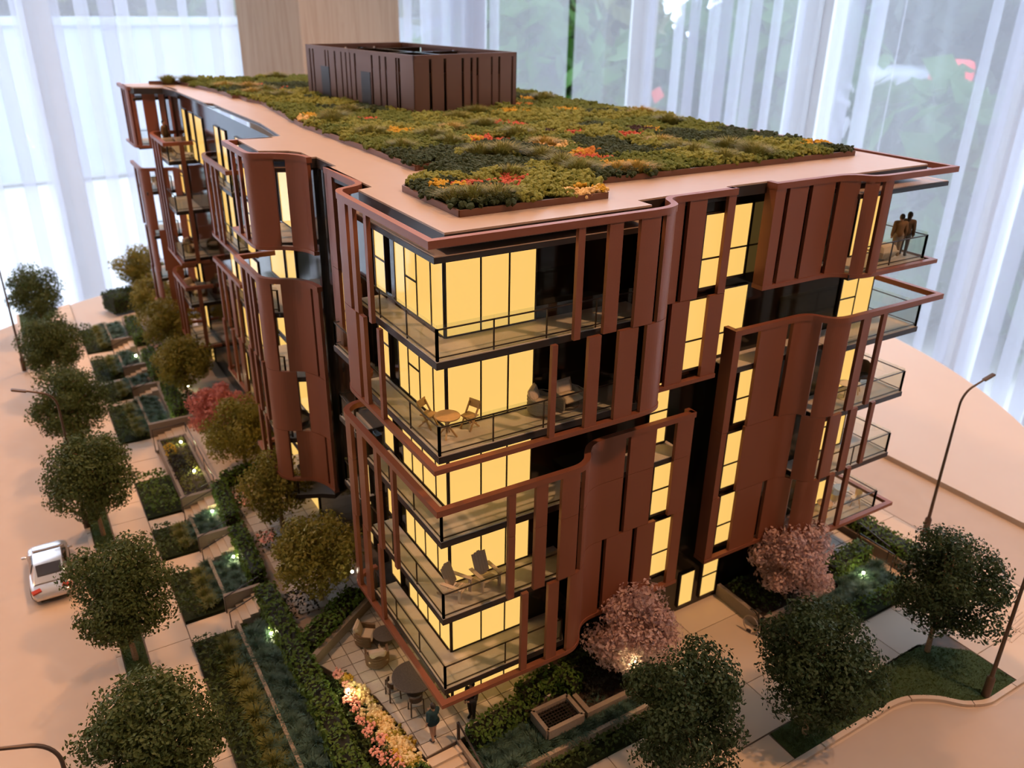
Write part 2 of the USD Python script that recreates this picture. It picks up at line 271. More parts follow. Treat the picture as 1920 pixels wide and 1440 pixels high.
for k, z in LV.items():
    xc = 7.6 if k in 'AB' else 5.0
    slab([(0, 0), (xc, 0), (xc + .5, .9), (xc + .5, 1.7), (1.0, 1.7), (1.0, 6.3), (0, 6.3)], z)
    xe = 22.3 if k == 'A' else 22.95
    slab([(17.6, -.1), (xe, -.1), (xe, 5.0), (17.6, 5.0)], z)
    slab([(-.88, 15.0), (-.4, 14.65), (.6, 14.2), (1.4, 13.6), (1.4, 18.5 if k != 'A' else 17.7), (-.88, 18.5 if k != 'A' else 17.7)], z)
    slab([(.6, 25.1), (1.5, 25.1), (1.5, 30.2), (.6, 30.2)], z)
    slab([(-.5, 35.75), (1.4, 35.75), (1.4, 40.2), (-.5, 40.2)], z)
    slab([(-1.1, 42.6), (1.4, 42.6), (1.4, 45.8), (-1.1, 45.8)], z)
    if k in 'BCD': slab([(.38, 8.2), (1.2, 8.2), (1.2, 10.0), (.38, 10.0)], z)
slab([(6.0, .55), (10.7, .55), (10.7, 1.7), (6.0, 1.7)], LV['C'])
slab([(12.5, .5), (17.6, .5), (17.6, 1.7), (12.5, 1.7)], LV['B'])
# lit windows: a dark frame (part) with its panes (sub-parts)
def win(face, at, edges, z0, z1, trans=None, m='lit', out=-1, gap=.05):
    """face x or y; edges = ascending coordinates of the mullions"""
    fr = MB(); e0, e1 = edges[0], edges[-1]; d0, d1 = sorted((at, at + .1*out))
    def bx(mb, a, b, za, zb, da, db): mb.box(a, b, da, db, za, zb) if face == 'y' else mb.box(da, db, a, b, za, zb)
    for e in edges: bx(fr, e - gap/2, e + gap/2, z0, z1, d0, d1)
    bx(fr, e0, e1, z0 - .04, z0 + .05, d0, d1); bx(fr, e0, e1, z1 - .03, z1 + .02, d0, d1)
    tr = trans or {}
    for k, z in tr.items(): bx(fr, edges[k], edges[k+1], z - .03, z + .03, d0, d1)
    w = part('window', fr, M['frame'])
    p0, p1 = sorted((at + .02*out, at + .07*out))
    for k in range(len(edges) - 1):
        zs = [z0 + .05] + ([tr[k]] if k in tr else []) + [z1 - .03]
        for za, zb in zip(zs[:-1], zs[1:]):
            b = MB(); bx(b, edges[k] + gap/2, edges[k+1] - gap/2, za, zb, p0, p1); obj('pane', b, M[m], w)
for k, z in LV.items():
    z0, z1 = z + .25, z + 3.1
    up = k in 'AB'
    win('y', 1.6, [1.09, 2.30, 3.31, 4.30], z0, z1)
    win('x', 1.12, [1.55, 2.40, 3.42, 4.30, 5.11], z0, z1, {2: z0 + 1.25} if up else None)
    win('x', 1.12, [5.91, 6.83], z0, z1, {0: z0 + 1.25} if up else None)
    if k == 'A': win('y', 1.6, [19.6, 21.6], z0, z1)
    else: win('y', 1.6, [19.55, 20.55, 21.6], z0, z1, {0: z0 + 1.25})
    win('x', 1.15, [16.44, 17.87], z0, z1); win('x', 1.15, [18.2, 20.6], z0, z1)
    win('x', 1.15, [23.3, 24.9], z0, z1); win('x', 1.15, [26.9, 27.9], z0, z1); win('x', 1.15, [28.4, 29.4], z0, z1)
    if k == 'A': win('x', 1.15, [32.3, 34.2], z0, z1); win('x', 1.15, [34.7, 35.8], z0, z1, {0: z0 + 1.2}); win('x', 1.15, [36.8, 37.8], z0, z1)
    else: win('x', 1.15, [38.9, 39.8], z0, z1); win('x', 1.15, [40.6, 41.5], z0, z1, {0: z0 + 1.2})
win('y', 1.6, [1.09, 2.30, 3.31, 4.30], .6, 2.7); win('x', 1.12, [1.55, 2.40, 3.42, 4.30, 5.11], .6, 2.7)
win('x', 1.15, [16.44, 17.87], .4, 2.7); win('x', 1.15, [18.2, 20.6], .4, 2.7); win('x', 1.15, [38.9, 39.8], .4, 2.7)
win('y', 1.6, [12.2, 13.59], 15.5, 18.24, {0: 16.62}); win('y', 1.6, [12.4, 13.95], 12.35, 15.1, {0: 13.3})
win('y', 1.6, [9.58, 10.5], 9.2, 11.9, {0: 10.62}); win('y', 1.6, [9.58, 10.5], 12.3, 14.9)
win('y', 1.6, [12.32, 13.14], .28, 2.06); win('y', 1.6, [13.6, 14.53], .3, 2.3, {0: 1.44})
win('y', .82, [10.56, 11.46], 15.62, 18.28, {0: 16.7}); win('y', .82, [10.22, 11.13], 12.55, 15.28, {0: 13.7})
win('y', .82, [9.37, 10.27], 6.55, 9.05, {0: 7.68}); win('y', .82, [9.66, 10.58], 3.5, 6.2, {0: 4.6})
win('y', .82, [13.27, 14.22], 9.57, 12.2, {0: 10.68}); win('y', .82, [13.08, 14.05], 6.6, 9.22, {0: 7.73}); win('y', .82, [13.2, 14.16], 3.75, 6.28, {0: 4.75})
win('x', 1.0, [9.3, 10.15], 12.5, 15.2, {0: 13.6}); win('x', 1.0, [8.4, 8.8], 3.4, 9.0, m='lit_dim')
# the storey-high end glazing returns round the right corner
for k, z in LV.items(): win('x', 21.6, [1.6, 2.6, 3.6, 4.6], z + .25, z + 3.1, m='lit_dim', out=1)

# copper screens: rails (part) follow a curved plan line, the panels hang between them (sub-parts)
def curve(pts, sharp=(), n=6):
    P = np.array(pts, float); out = []; m = len(P)
    for i in range(m - 1):
        p1, p2 = P[i], P[i+1]; L = np.hypot(*(p2 - p1))
        if L > 2.2: out.append(p1); continue
        p0 = P[i-1] if i > 0 and i not in sharp else 2*p1 - p2
        p3 = P[i+2] if i + 2 < m and i + 1 not in sharp else 2*p2 - p1
        t1, t2 = (p2 - p0)/2, (p3 - p1)/2
        for t in (t1, t2):
            l = np.hypot(*t)
            if l > L: t *= L/l
        for k in range(n):
            u = k/n; out.append((2*u**3-3*u**2+1)*p1 + (u**3-2*u**2+u)*t1 + (-2*u**3+3*u**2)*p2 + (u**3-u**2)*t2)
    out.append(P[-1]); return np.array(out)
def cut(P, s0, s1):
    s = np.r_[0, np.cumsum(np.hypot(*np.diff(P, axis=0).T))]; s1 = min(s1, s[-1]); at = lambda t: np.array([np.interp(t, s, P[:, 0]), np.interp(t, s, P[:, 1])])
    return np.vstack([at(s0)] + [p for t, p in zip(s, P) if s0 + .02 < t < s1 - .02] + [at(s1)])
def screen(pts, sharp, z0, z1, rows, extra=()):
    P = curve(pts, sharp); r = MB().wall(P, z1 - .22, z1, .22, -.03).wall(P, z0, z0 + .16, .22, -.03)
    for s in extra: r.wall(cut(P, s, s + .2), z0, z1, .2)
    sc = part('copper_screen', r, M['copper'])
    for za, zb, list_ in rows:
        for s0, s1 in list_: obj('panel', MB().wall(cut(P, s0, s1), za, zb, .14, 0), M['copper'], sc)
R1 = [(.65, 10.3), (.65, 8.6), (.66, 7.5), (.62, 7.05), (.4, 6.78), (.05, 6.62), (-.25, 6.45), (-.42, 6.1), (-.46, 5.6), (-.46, 4.6), (-.46, -.66), (6.9, -.66), (7.7, -.6), (8.15, -.4), (8.35, -.1), (8.5, .25), (8.75, .45), (9.2, .5), (11.65, .5), (11.65, .85)]
screen(R1, (10, 18), 12.1, 19.1, [
    (15.41, 18.88, [(.12, .74), (4.2, 5.5), (5.79, 6.12), (7.0, 7.22), (16.25, 16.49), (17.36, 17.87), (18.54, 19.32), (19.55, 21.82), (22.04, 22.8), (23.78, 24.4)]),
    (12.26, 15.39, [(.12, .74), (1.3, 2.7), (4.3, 5.85), (6.14, 6.5), (7.57, 7.78), (15.49, 15.69), (16.84, 17.31), (18.01, 18.77), (19.13, 21.48), (21.70, 22.50), (23.42, 24.4)])], (0, 24.2))
R4 = [(.6, 7.5), (.1, 7.45), (-.27, 7.22), (-.45, 6.9), (-.46, 6.3), (-.46, 5.4), (-.46, -.75), (4.3, -.75), (4.9, -.7), (5.35, -.45), (5.62, -.1), (5.95, .22), (6.4, .38), (7.0, .4), (10.85, .4), (10.85, .8)]
cd = [(1.3, 1.85), (2.45, 3.0), (4.0, 4.3), (5.42, 5.64), (11.48, 11.73), (12.5, 12.95), (13.51, 14.25), (14.54, 17.44), (17.66, 18.86), (19.85, 20.65)]
screen(R4, (6, 14), 3.0, 10.9, [(9.07, 10.7, cd), (6.56, 9.05, cd),
    (3.14, 6.54, [(1.3, 1.7), (2.4, 2.85), (3.85, 4.08), (12.06, 12.31), (13.12, 13.56), (14.03, 16.66), (16.88, 18.11), (18.34, 19.24), (20.16, 20.65)])], (20.5,))
R2 = [(13.5, .95), (13.5, .45), (16.4, .43), (17.0, .38), (17.45, .15), (17.85, -.25), (18.4, -.38), (19.2, -.4), (22.6, -.43), (22.55, 14)]
screen(R2, (1, 8), 15.2, 19.1, [(15.36, 18.88, [(.0, .47), (.5, .99), (1.19, 2.14), (2.37, 3.56), (3.79, 4.61), (4.78, 5.32), (5.58, 6.04)])])
R3 = [(12.35, .95), (12.35, .36), (15.4, .34), (15.9, .32), (16.25, .15), (16.48, -.25), (16.75, -.55), (17.3, -.7), (18.2, -.71), (23.2, -.71), (23.1, 8)]
P3 = curve(R3, (1, 9)); r3 = MB().wall(P3, 13.63, 13.85, .22, -.03).wall(P3, 3.4, 3.56, .22, -.03); s3 = part('copper_screen', r3, M['copper'])
for za, zb, l3 in [(9.57, 13.65, [(0, .56), (.59, .92), (1.93, 3.38), (3.69, 4.9), (5.1, 6.15), (6.91, 7.37), (8.12, 8.37)]), (6.57, 9.55, [(0, .56), (.59, .87), (1.85, 4.56), (4.77, 5.78), (6.03, 6.71), (7.28, 7.72), (8.63, 8.87)]), (3.54, 6.55, [(0, .56), (.59, 1.0), (1.97, 3.41), (3.68, 4.84), (5.03, 6.15), (6.76, 7.12), (7.9, 8.17)])]:
    for a, b in l3: obj('panel', MB().wall(cut(P3, a, b), za, zb, .14, 0), M['copper'], s3)
R5 = [(1.0, 17.95), (-1.12, 17.95), (-1.12, 15.6), (-1.12, 14.8), (-1.0, 14.35), (-.65, 14.1), (-.13, 13.84), (.4, 13.36), (.64, 12.9), (.72, 12.5), (.72, 12.4)]
screen(R5, (1,), 15.2, 19.1, [(15.36, 18.88, [(3.2, 3.45), (4.3, 4.55), (5.3, 6.68), (7.18, 8.45)])])
L2 = [(.8, 18.8), (-1.05, 18.8), (-1.05, 16.2), (-1.05, 15.4), (-.95, 14.9), (-.55, 14.42), (.2, 13.98), (.55, 13.4), (.72, 12.7), (.72, 12.45)]
screen(L2, (1,), 3.9, 13.85, [(9.57, 13.65, [(2.7, 2.98), (3.62, 3.9), (4.3, 4.55), (5.25, 6.23), (6.68, 8.2), (8.36, 8.9)]),
    (6.57, 9.55, [(2.3, 2.7), (3.3, 3.6), (4.45, 4.75), (5.3, 6.97), (7.39, 8.9)]), (4.05, 6.55, [(2.8, 3.1), (3.9, 4.2), (5.3, 6.3), (6.68, 8.27), (8.42, 8.9)])])
screen([(1.5, 31.4), (.75, 31.1), (.48, 30.5), (.42, 29.8), (.42, 24.95), (1.45, 24.85)], (4,), 11.9, 16.5, [(12.06, 16.3, [(.9, 1.3), (2.2, 2.45), (3.4, 3.65), (4.4, 4.6)])])
screen([(1.6, 31.4), (.5, 31.2), (.42, 30.6), (.42, 24.95), (1.45, 24.85)], (3,), 3.0, 10.4, [(6.6, 10.2, [(1.9, 2.15), (3.1, 3.4), (4.6, 5.3), (6.1, 6.4)]), (3.15, 6.58, [(1.5, 1.8), (3.5, 3.9), (5.2, 6.0)])])
screen([(1.0, 40.7), (-.3, 40.6), (-.62, 40.2), (-.68, 39.6), (-.68, 35.6), (1.05, 35.45)], (4,), 8.8, 16.5, [(8.95, 16.3, [(2.2, 2.45), (3.2, 3.42), (4.2, 4.4), (7.35, 7.6)])])
screen([(1.2, 40.8), (.3, 41.0), (-.4, 40.6), (-.66, 39.8), (-.68, 39.2), (-.68, 35.6), (1.05, 35.45)], (5,), 2.9, 7.3, [(3.05, 7.1, [(2.6, 2.85), (3.6, 3.9), (4.8, 5.1), (7.5, 7.75)])])
FP = [(-1.35, 46.2), (-1.32, 43.3), (-1.15, 42.7), (-.5, 42.4), (.6, 42.1), (.98, 41.6), (1.1, 40.7), (1.15, 39.2)]
screen(FP, (), 15.2, 19.1, [(15.36, 18.88, [(1.2, 1.4), (2.2, 2.4), (2.9, 3.5), (3.62, 3.85), (4.3, 5.1), (5.3, 5.7), (6.2, 6.7)])])
screen(FP, (), 3.4, 13.85, [(9.57, 13.65, [(1.0, 1.25), (2.4, 2.7), (3.0, 4.0), (4.35, 5.2), (5.5, 6.2)]), (6.57, 9.55, [(1.5, 1.8), (2.8, 3.7), (4.0, 5.2), (5.5, 6.2)]), (3.56, 6.55, [(1.2, 1.5), (2.7, 3.6), (4.1, 5.2), (5.5, 6.2)])])

# glass balustrades: dark frame (part), panes (sub-parts)
def balustrade(pts, z, posts=2.0, h=1.12, first=None):
    P = np.array(pts, float); fr = MB(); panes = []
    for a, b in zip(P[:-1], P[1:]):
        d = b - a; L = np.hypot(*d); n = max(1, round(L/posts)); q = [a + d*k/n for k in range(n + 1)]
        fr.bar((*a, z + .96), (*b, z + .96), .04); fr.bar((*a, z + .10), (*b, z + .10), .035)
        for k, p in enumerate(q):
            w = .075 if k in (0, n) else .04; fr.bar((*p, z - .2), (*p, z + .98), w)
        for p0, p1 in zip(q[:-1], q[1:]): panes.append((p0, p1))
    b = part('balustrade', fr, M['frame'])
    for p0, p1 in panes: obj('glass_pane', MB().bar((*p0, z + h/2 - .06), (*p1, z + h/2 - .06), .02, h + .08), M['glass'], b)
for k, z in LV.items():
    f = z + .25
    balustrade([(.06, 6.2), (.06, .06), (7.5 if k in 'AB' else 4.9, .06)], f, 1.95)
    xe = 22.2 if k == 'A' else 22.85
    balustrade([(17.9, -.04), (xe, -.04), (xe, 4.8)], f, 2.4)
    balustrade([(-.8, 18.4 if k != 'A' else 17.6), (-.8, 15.1), (-.35, 14.75)], f, 1.9)
    balustrade([(.66, 30.1), (.66, 25.16), (1.4, 25.16)], f, 1.7)
    balustrade([(-.44, 40.1), (-.44, 35.82), (1.2, 35.82)], f, 2.1)
    balustrade([(-1.04, 45.7), (-1.04, 42.7), (.6, 42.5)], f, 2.0)
    if k in 'BCD': balustrade([(1.1, 9.9), (.44, 9.9), (.44, 8.3)], f, 1.6)

# roof plant enclosure: corner posts and rim (part), separate cladding panels with open joints (sub-parts), two doors
EN = math.radians(8.8)
def en(x, y): return (9.22 + x*math.cos(EN) - y*math.sin(EN), 20.75 + x*math.sin(EN) + y*math.cos(EN))
EW, EL, E0, E1 = 6.75, 11.35, 19.1, 22.12
fr = MB()
for a, b in (((0, 0), (EW, 0)), ((EW, 0), (EW, EL)), ((EW, EL), (0, EL)), ((0, EL), (0, 0))):
    fr.wall(np.array([en(*a), en(*b)]), E1 - .2, E1, .12); fr.wall(np.array([en(*a), en(*b)]), E0, E0 + .1, .12)
ec = part('plant_enclosure', fr, M['bronze'])
def clad(a, b, cuts):
    a, b = np.array(a), np.array(b); L = np.hypot(*(b - a)); d = (b - a)/L
    for c0, c1 in cuts:
        o = obj('cladding_panel', MB().wall(np.array([en(*(a + d*c0*L)), en(*(a + d*c1*L))]), E0 + .02, E1 - .18, .07), M['bronze'], ec)
g = [0, .037, .053, .075, .092, .3, .315, .33, .37, .39, .43, .45, .49, .505, .55, .565, .64, .66, .705, .72, .78, .80, .845, .865, .90, 1.0]
clad((0, EL), (0, 0), [(0, .035), (.05, .07), (.085, .20), (.213, .23), (.242, .295), (.31, .36), (.372, .405), (.417, .445), (.456, .49), (.505, .645), (.66, .715), (.728, .765), (.78, .855), (.868, .875), (.892, 1.0)])
clad((0, 0), (EW, 0), [(0, .14), (.165, .275), (.30, .445), (.468, .53), (.553, .59), (.612, .735), (.752, .81), (.83, .945), (.965, 1.0)])
clad((EW, 0), (EW, EL), [(0, .2), (.22, .5), (.52, .8), (.82, 1)]); clad((EW, EL), (0, EL), [(0, .3), (.32, .6), (.62, 1)])
part('louvre_backing', MB().wall(np.array([en(.25, EL - .3), en(.25, .25), en(EW*.58, .25)]), E0, E1 - .9, .05), M['edge'])
def q(x0, x1, y0, y1, z0, z1): return MB().box(x0, x1, y0, y1, z0, z1).mv(T(9.22, 20.75, 0, EN))
part('plant_roof', q(.3, 4.3, .3, 10.8, 21.0, 21.15).add(*q(.5, 6.3, 4.8, 5.0, 21.0, 21.95).arr()).add(*q(3.2, 3.4, .4, 10.8, 21.0, 21.95).arr()).add(*q(.4, 6.4, .5, .7, 21.0, 21.9).arr()).add(*q(.4, 6.4, 8.8, 9.0, 21.0, 21.95).arr()), M['black'])
for y0 in (8.65, 4.15): part('door', q(-.03, .05, y0, y0 + .95, 19.15, 21.05), M['edge'])
# ---------------------------------------------------------------- round table with the streets and gardens on it
import shapely
RNG = np.random.default_rng(7)
TC, TR = np.array([12.67, 26.01]), 38.3
disc = shapely.Point(*TC).buffer(TR, 128)
def ring(r, z, n=160): a = np.arange(n)*2*math.pi/n; return np.c_[TC[0] + r*np.cos(a), TC[1] + r*np.sin(a), np.full(n, z)]
tb = thing('display_table', 'round cream display table carrying the model', 'table')
obj('table_top', MB().lathe([(.01, -1.7), (TR - .3, -1.7), (TR, -1.4), (TR, -.25), (TR - .13, -.12), (.01, -.12)], 160, (TC[0], TC[1], 0)), M['board'], tb, smooth=40)
obj('pedestal', MB().lathe([(22, FZ), (22, -1.7)], 64, (TC[0], TC[1], 0)), M['board'], tb, smooth=40)
def clipd(poly): return shapely.Polygon(poly).intersection(disc.buffer(-.15))
def pr(geom, z0, z1):
    mb = MB()
    for g in getattr(geom, 'geoms', [geom]):
        if g.geom_type == 'Polygon' and g.area > .01: m = trimesh.creation.extrude_polygon(g, z1 - z0, engine='earcut'); mb.add(m.vertices + [0, 0, z0], m.faces)
    return mb
def slabs(parent, xs, ys, z, mats, name='paving_slab', gap=.035, t=.1, region=None):
    for i, (x0, x1) in enumerate(zip(xs[:-1], xs[1:])):
        for j, (y0, y1) in enumerate(zip(ys[:-1], ys[1:])):
            g = shapely.box(x0 + gap/2, y0 + gap/2, x1 - gap/2, y1 - gap/2).intersection(region if region is not None else disc.buffer(-.15))
            if g.area > .04: obj(name, pr(g, z - t, z), mats[(i*7 + j*3 + i*j) % len(mats)], parent)
roadL = clipd([(-60, -40), (-9.52, -40), (-9.52, 42.2), (-9.86, 42.7), (-10.54, 43.4), (-10.95, 45.8), (-10.8, 70), (-60, 70)])
roadF = clipd([(-9.52, -40), (40, -40), (40, -8.9), (19.6, -8.9), (18.5, -8.45), (17.75, -7.72), (16.85, -7.18), (15.9, -7.0), (-9.52, -7.0)]); roadR = clipd([(27.75, -9.2), (32.62, -9.2), (32.62, 60), (27.75, 60)])
obj('street', pr(shapely.union_all([roadL, roadF, roadR]), -.12, -.09), M['road'], label='pale street surface painted on the table around the model', category='street')
obj('neighbouring_plot', pr(clipd([(32.65, -40), (80, -40), (80, 90), (32.65, 90)]), -.12, .22), M['board'], label='raised blank plot across the street right of the building', category='plot')
sw = thing('sidewalk', 'long cream sidewalk of square slabs between grass verge and planted beds on the left', 'sidewalk')
obj('joint_bed', pr(clipd([(-9.3, -8), (-6.65, -8), (-6.65, 64), (-9.3, 64)]), -.12, -.03), M['joint'], sw)
slabs(sw, [-8.37, -6.68], list(np.arange(-7.0, 64, 1.74) + .28), 0, M['paving'])
vs = [(-4, -1), (.2, 5.2), (9.3, 13.9), (19.0, 23.8), (29, 33.6), (38.6, 43), (47.6, 51.6), (52.6, 60)]   # grass strips; concrete between
last = -7.0
for a, b in vs + [(64, 64)]:
    n = max(1, round((a - last)/1.9)); slabs(sw, [-9.3, -8.4], list(np.linspace(last, a, n + 1)), 0, M['paving']); last = b
pz = thing('entrance_plaza', 'cream paved plaza of large slabs by the entrance, running along the right facade', 'pavement')
obj('joint_bed', pr(clipd([(-6.6, -6.7), (27.7, -6.7), (27.7, 60), (24.3, 60), (24.3, -3.1), (14.9, -3.1), (14.9, 1.65), (9.6, 1.65), (9.6, -3.2), (-6.6, -3.2)]), -.12, -.03), M['joint'], pz)
gx = [-6.6, -4.3, -2, .3, 2.6, 4.9, 7.4, 9.65, 11.9, 14.2, 16.45, 18.7, 20.95, 23.2, 25.4, 27.6]
slabs(pz, gx, [-5.37, -3.15], 0, M['paving']); slabs(pz, [9.65, 11.9, 14.9], [-3.15, .1, 1.62], 0, M['paving'])
slabs(pz, [3, 5.6, 8.2, 10.72], [-6.68, -5.4], 0, M['paving']); slabs(pz, [21.55, 24.5, 27.6], [-8.6, -6.9, -5.4], 0, M['paving']); slabs(pz, [25.2, 27.6], list(np.arange(-3.1, 46, 2.3)), 0, M['paving'])
tc = [obj('tactile_strip', MB().obox((24.7 + .0, -7.1 + k*.16, .012), (1.2, .03, .012), .1), M['kerb'], pz) for k in range(12)] + [obj('tactile_strip', MB().obox((26.7, -5.0 + k*.16, .012), (.75, .03, .012), .1), M['kerb'], pz) for k in range(8)]
def kerb(label, pts, step=2.4):
    t = thing('kerb', label, 'kerb'); P = np.array(pts, float); s = np.r_[0, np.cumsum(np.hypot(*np.diff(P, axis=0).T))]; n = int(s[-1]/step)
    for k in range(n): obj('kerbstone', MB().wall(cut(P, k*s[-1]/n + .02, (k + 1)*s[-1]/n - .02), -.12, .03, .2), M['kerb'], t)
kerb('pale kerbstones along the left street', [(-9.52, 61), (-9.52, -4)][::1] if False else [(-10.8, 58), (-10.95, 45.8), (-10.54, 43.4), (-9.86, 42.7), (-9.52, 42.0), (-9.52, -4)])
kerb('pale kerbstones curving round the lawn at the lower right street', curve([(0, -6.9), (2, -6.9), (13.2, -6.9), (15.9, -6.9), (16.9, -7.08), (17.85, -7.65), (18.55, -8.35), (19.6, -8.78), (22, -8.8), (26, -8.8)]))

# ---- foliage
def leaves(c, nr, sz, rng, asp=.62, jit=.55):
    c, nr = np.asarray(c, float), np.asarray(nr, float) + rng.normal(0, jit, (len(c), 3)); nr /= np.maximum(np.linalg.norm(nr, axis=1, keepdims=True), 1e-6)
    r = rng.normal(0, 1, (len(c), 3)); a = np.cross(nr, r); a /= np.maximum(np.linalg.norm(a, axis=1, keepdims=True), 1e-6); b = np.cross(nr, a)
    s = (sz*rng.uniform(.65, 1.25, len(c)))[:, None]
    v = np.stack([c - a*s, c - b*s*asp + nr*s*.12, c + a*s, c + b*s*asp + nr*s*.12], 1).reshape(-1, 3); k = np.arange(len(c))[:, None]*4
    return v, np.vstack([k + [0, 1, 2], k + [0, 2, 3]])
def blob_pts(cen, rad, n, rng, shell=.35):
    d = rng.normal(0, 1, (n, 3)); d /= np.linalg.norm(d, axis=1, keepdims=True); r = rng.uniform(1 - shell, 1, n)[:, None]
    return np.array(cen) + d*r*np.array(rad), d
def tree_build(seed, leaf, H, z0, R, nl, ls, nb=20, bare=.0, mkey=None, gap=.0):
    def build(label):
        rng = np.random.default_rng(seed); t = thing('tree', label, 'tree'); tr = MB(); hc = (z0 + H)/2; hr = (H - z0)/2; C, N, cs = [], [], []
        tr.tube([(0, 0, -.05), (.03, .02, z0*.8), (-.03, .05, hc), (0, 0, H*.8)], [.13, .1, .07, .03], 6)
        for k in range(nb):
            u = (k + .5)/nb; zz = 1 - 2*u; a = k*2.39996 + rng.uniform(-.3, .3); rr = math.sqrt(max(0, 1 - zz*zz))
            wd = 1.0 if zz < .2 else .92
            c = np.array([math.cos(a)*rr*R*.66*wd, math.sin(a)*rr*R*.66*wd, hc + zz*hr*.70]); c += rng.normal(0, R*.06, 3); cs.append(c)
            if rng.random() < gap: continue
            b = R*rng.uniform(.30, .46); p, d = blob_pts(c, (b, b, b*.85), int(nl/nb), rng, .55); C.append(p); N.append(d)
            if k % 2 == 0: tr.tube([(0, 0, hc - hr*.35 + .2*zz), (c*[.5, .5, 1] + [0, 0, -.2]), c], [.055, .035, .012], 5)
        p, d = blob_pts((0, 0, hc), (R*.55, R*.55, hr*.6), int(nl*.16), rng, .6); C.append(p); N.append(d)
        obj('trunk', tr, M['bark'], t); v, f = leaves(np.vstack(C), np.vstack(N), ls, rng)
        obj('crown', (v, f), M[leaf], t, kind='stuff'); return t
    return Proto(build)
st = [tree_build(s, 'leaf_dark', 5.85, 1.25, 2.35, 15000, .078, 26, gap=g) for s, g in ((1, .05), (2, .1))]
sr = [tree_build(s, 'leaf_deep', 5.85, 1.0, 2.35, 16000, .078, 26, gap=g) for s, g in ((5, .08), (6, .14))]
yg = [tree_build(s, 'leaf_gold', 4.3, .85, 2.05, 8500, .085, 20, gap=.03) for s in (11, 12)]
bl = [tree_build(s, 'blossom', 3.75, .55, 1.85, 9500, .085, 22) for s in (21, 22)]
pk = tree_build(25, 'blossom_pink', 3.9, .8, 1.8, 8000, .09, 20)
for k, (p, rz, sc, lab) in enumerate([((-9.0, 2.3), .4, 1.0, 'dark leafy street tree cut off by the lower edge, nearest on the left sidewalk'), ((-8.85, 10.5), 1.9, 1.0, 'dark leafy street tree on the verge beside the silver car'),
    ((-8.8, 20.5), 3.1, .99, 'olive leafy street tree on the left verge, third from the front'), ((-8.85, 29.6), .9, 1.0, 'olive leafy street tree behind the left street lamp, fourth from the front'),
    ((-8.9, 40.0), 4.2, .95, 'olive street tree on the left verge, second from the far end'), ((-9.1, 52.0), 5.2, .98, 'ragged street tree with gaps at the far end of the left sidewalk')]):
    st[k % 2](lab, (*p, 0), rz, sc)
sr[0]('dark green street tree on the lawn in front of the bicycle', (11.95, -6.05, 0), .3, 1.0); sr[1]('dark green street tree with an open hole in its crown, right of the lawn', (19.9, -5.7, 0), 2.2, 1.03)
sr[1]('dark green street tree at the lower edge in front of the planted terrace', (6.4, -5.0, 0), .8, 1.0)
for k, (p, lab) in enumerate([((-1.2, 9.7), 'yellow-green garden tree nearest the near corner of the building'), ((-1.0, 16.0), 'yellow-green garden tree second from the near corner'), ((-1.05, 22.6), 'yellow-green garden tree beside the pink blossom tree'),
    ((-1.9, 33.8), 'yellow-green garden tree just beyond the pink blossom tree'), ((-1.4, 41.6), 'yellow-green garden tree in the far left gardens, middle of the far three'), ((-1.1, 47.8), 'yellow-green garden tree in the far left gardens, behind the middle one'), ((-.8, 56.5), 'yellow-green garden tree at the far end of the left gardens')]):
    yg[k % 2](lab, (*p, .5), k*1.3, [1, .98, 1, 1.02, 1, 1, 1.05][k])
bl[0]('pale pink blossom tree in the walled planter left of the entrance', (7.75, -.75, .5), .3, 1.03); bl[1]('pale pink blossom tree in the planter right of the entrance', (16.75, -.6, .5), 1.3, 1.05)
pk('deep pink blossom tree beside the left entrance walk', (-1.5, 26.3, .4), 0, 1.0)

def rectpts(x0, x1, y0, y1, n, rng): return np.c_[rng.uniform(x0, x1, n), rng.uniform(y0, y1, n)]
def hedge(label, pts, w, z0, z1, m='leaf_box', dens=95, ls=.085, cat='hedge', group=None):
    """clipped hedge along the plan polyline"""
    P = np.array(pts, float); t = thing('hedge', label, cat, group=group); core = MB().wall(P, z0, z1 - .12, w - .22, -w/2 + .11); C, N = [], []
    for a, b in zip(P[:-1], P[1:]):
        d = b - a; L = np.hypot(*d); d /= L; nn = np.array([-d[1], d[0]])
        for wt, side in ((w, 0), (z1 - z0, 1), (z1 - z0, -1)):
            n = int(L*wt*dens); u = RNG.uniform(0, L, n); q = RNG.uniform(0, 1, n)
            if side == 0: C.append(np.c_[a + d*u[:, None] + nn*((q - .5)*w)[:, None], z1 + RNG.normal(0, .045, n)]); N.append(np.tile([0, 0, 1.], (n, 1)))
            else: C.append(np.c_[a + d*u[:, None] + nn*side*(w/2 + RNG.normal(0, .04, n))[:, None], z0 + q*(z1 - z0)]); N.append(np.tile([*(nn*side), .35], (n, 1)))
        for e, dd in ((a, -d), (b, d)):
            n = int(w*(z1 - z0)*dens); C.append(np.c_[e + nn*(RNG.uniform(-.5, .5, n)*w)[:, None] + dd*RNG.normal(0, .03, n)[:, None], z0 + RNG.uniform(0, 1, n)*(z1 - z0)]); N.append(np.tile([*dd, .3], (n, 1)))
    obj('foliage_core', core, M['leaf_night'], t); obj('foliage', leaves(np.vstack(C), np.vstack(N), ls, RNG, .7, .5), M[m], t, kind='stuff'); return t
hedge('long clipped box hedge behind the near left bed', [(-3.3, 11.2), (-3.3, 3.0), (-3.45, .2), (-3.2, -2.5)], .85, .1, 1.2)
hedge('clipped box hedge behind the second left bed', [(-3.15, 16.4), (-3.3, 12.2)], .75, .1, 1.2)
hedge('clipped box hedge behind the third left bed', [(-2.9, 21.0), (-3.15, 17.3)], .75, .1, 1.2)
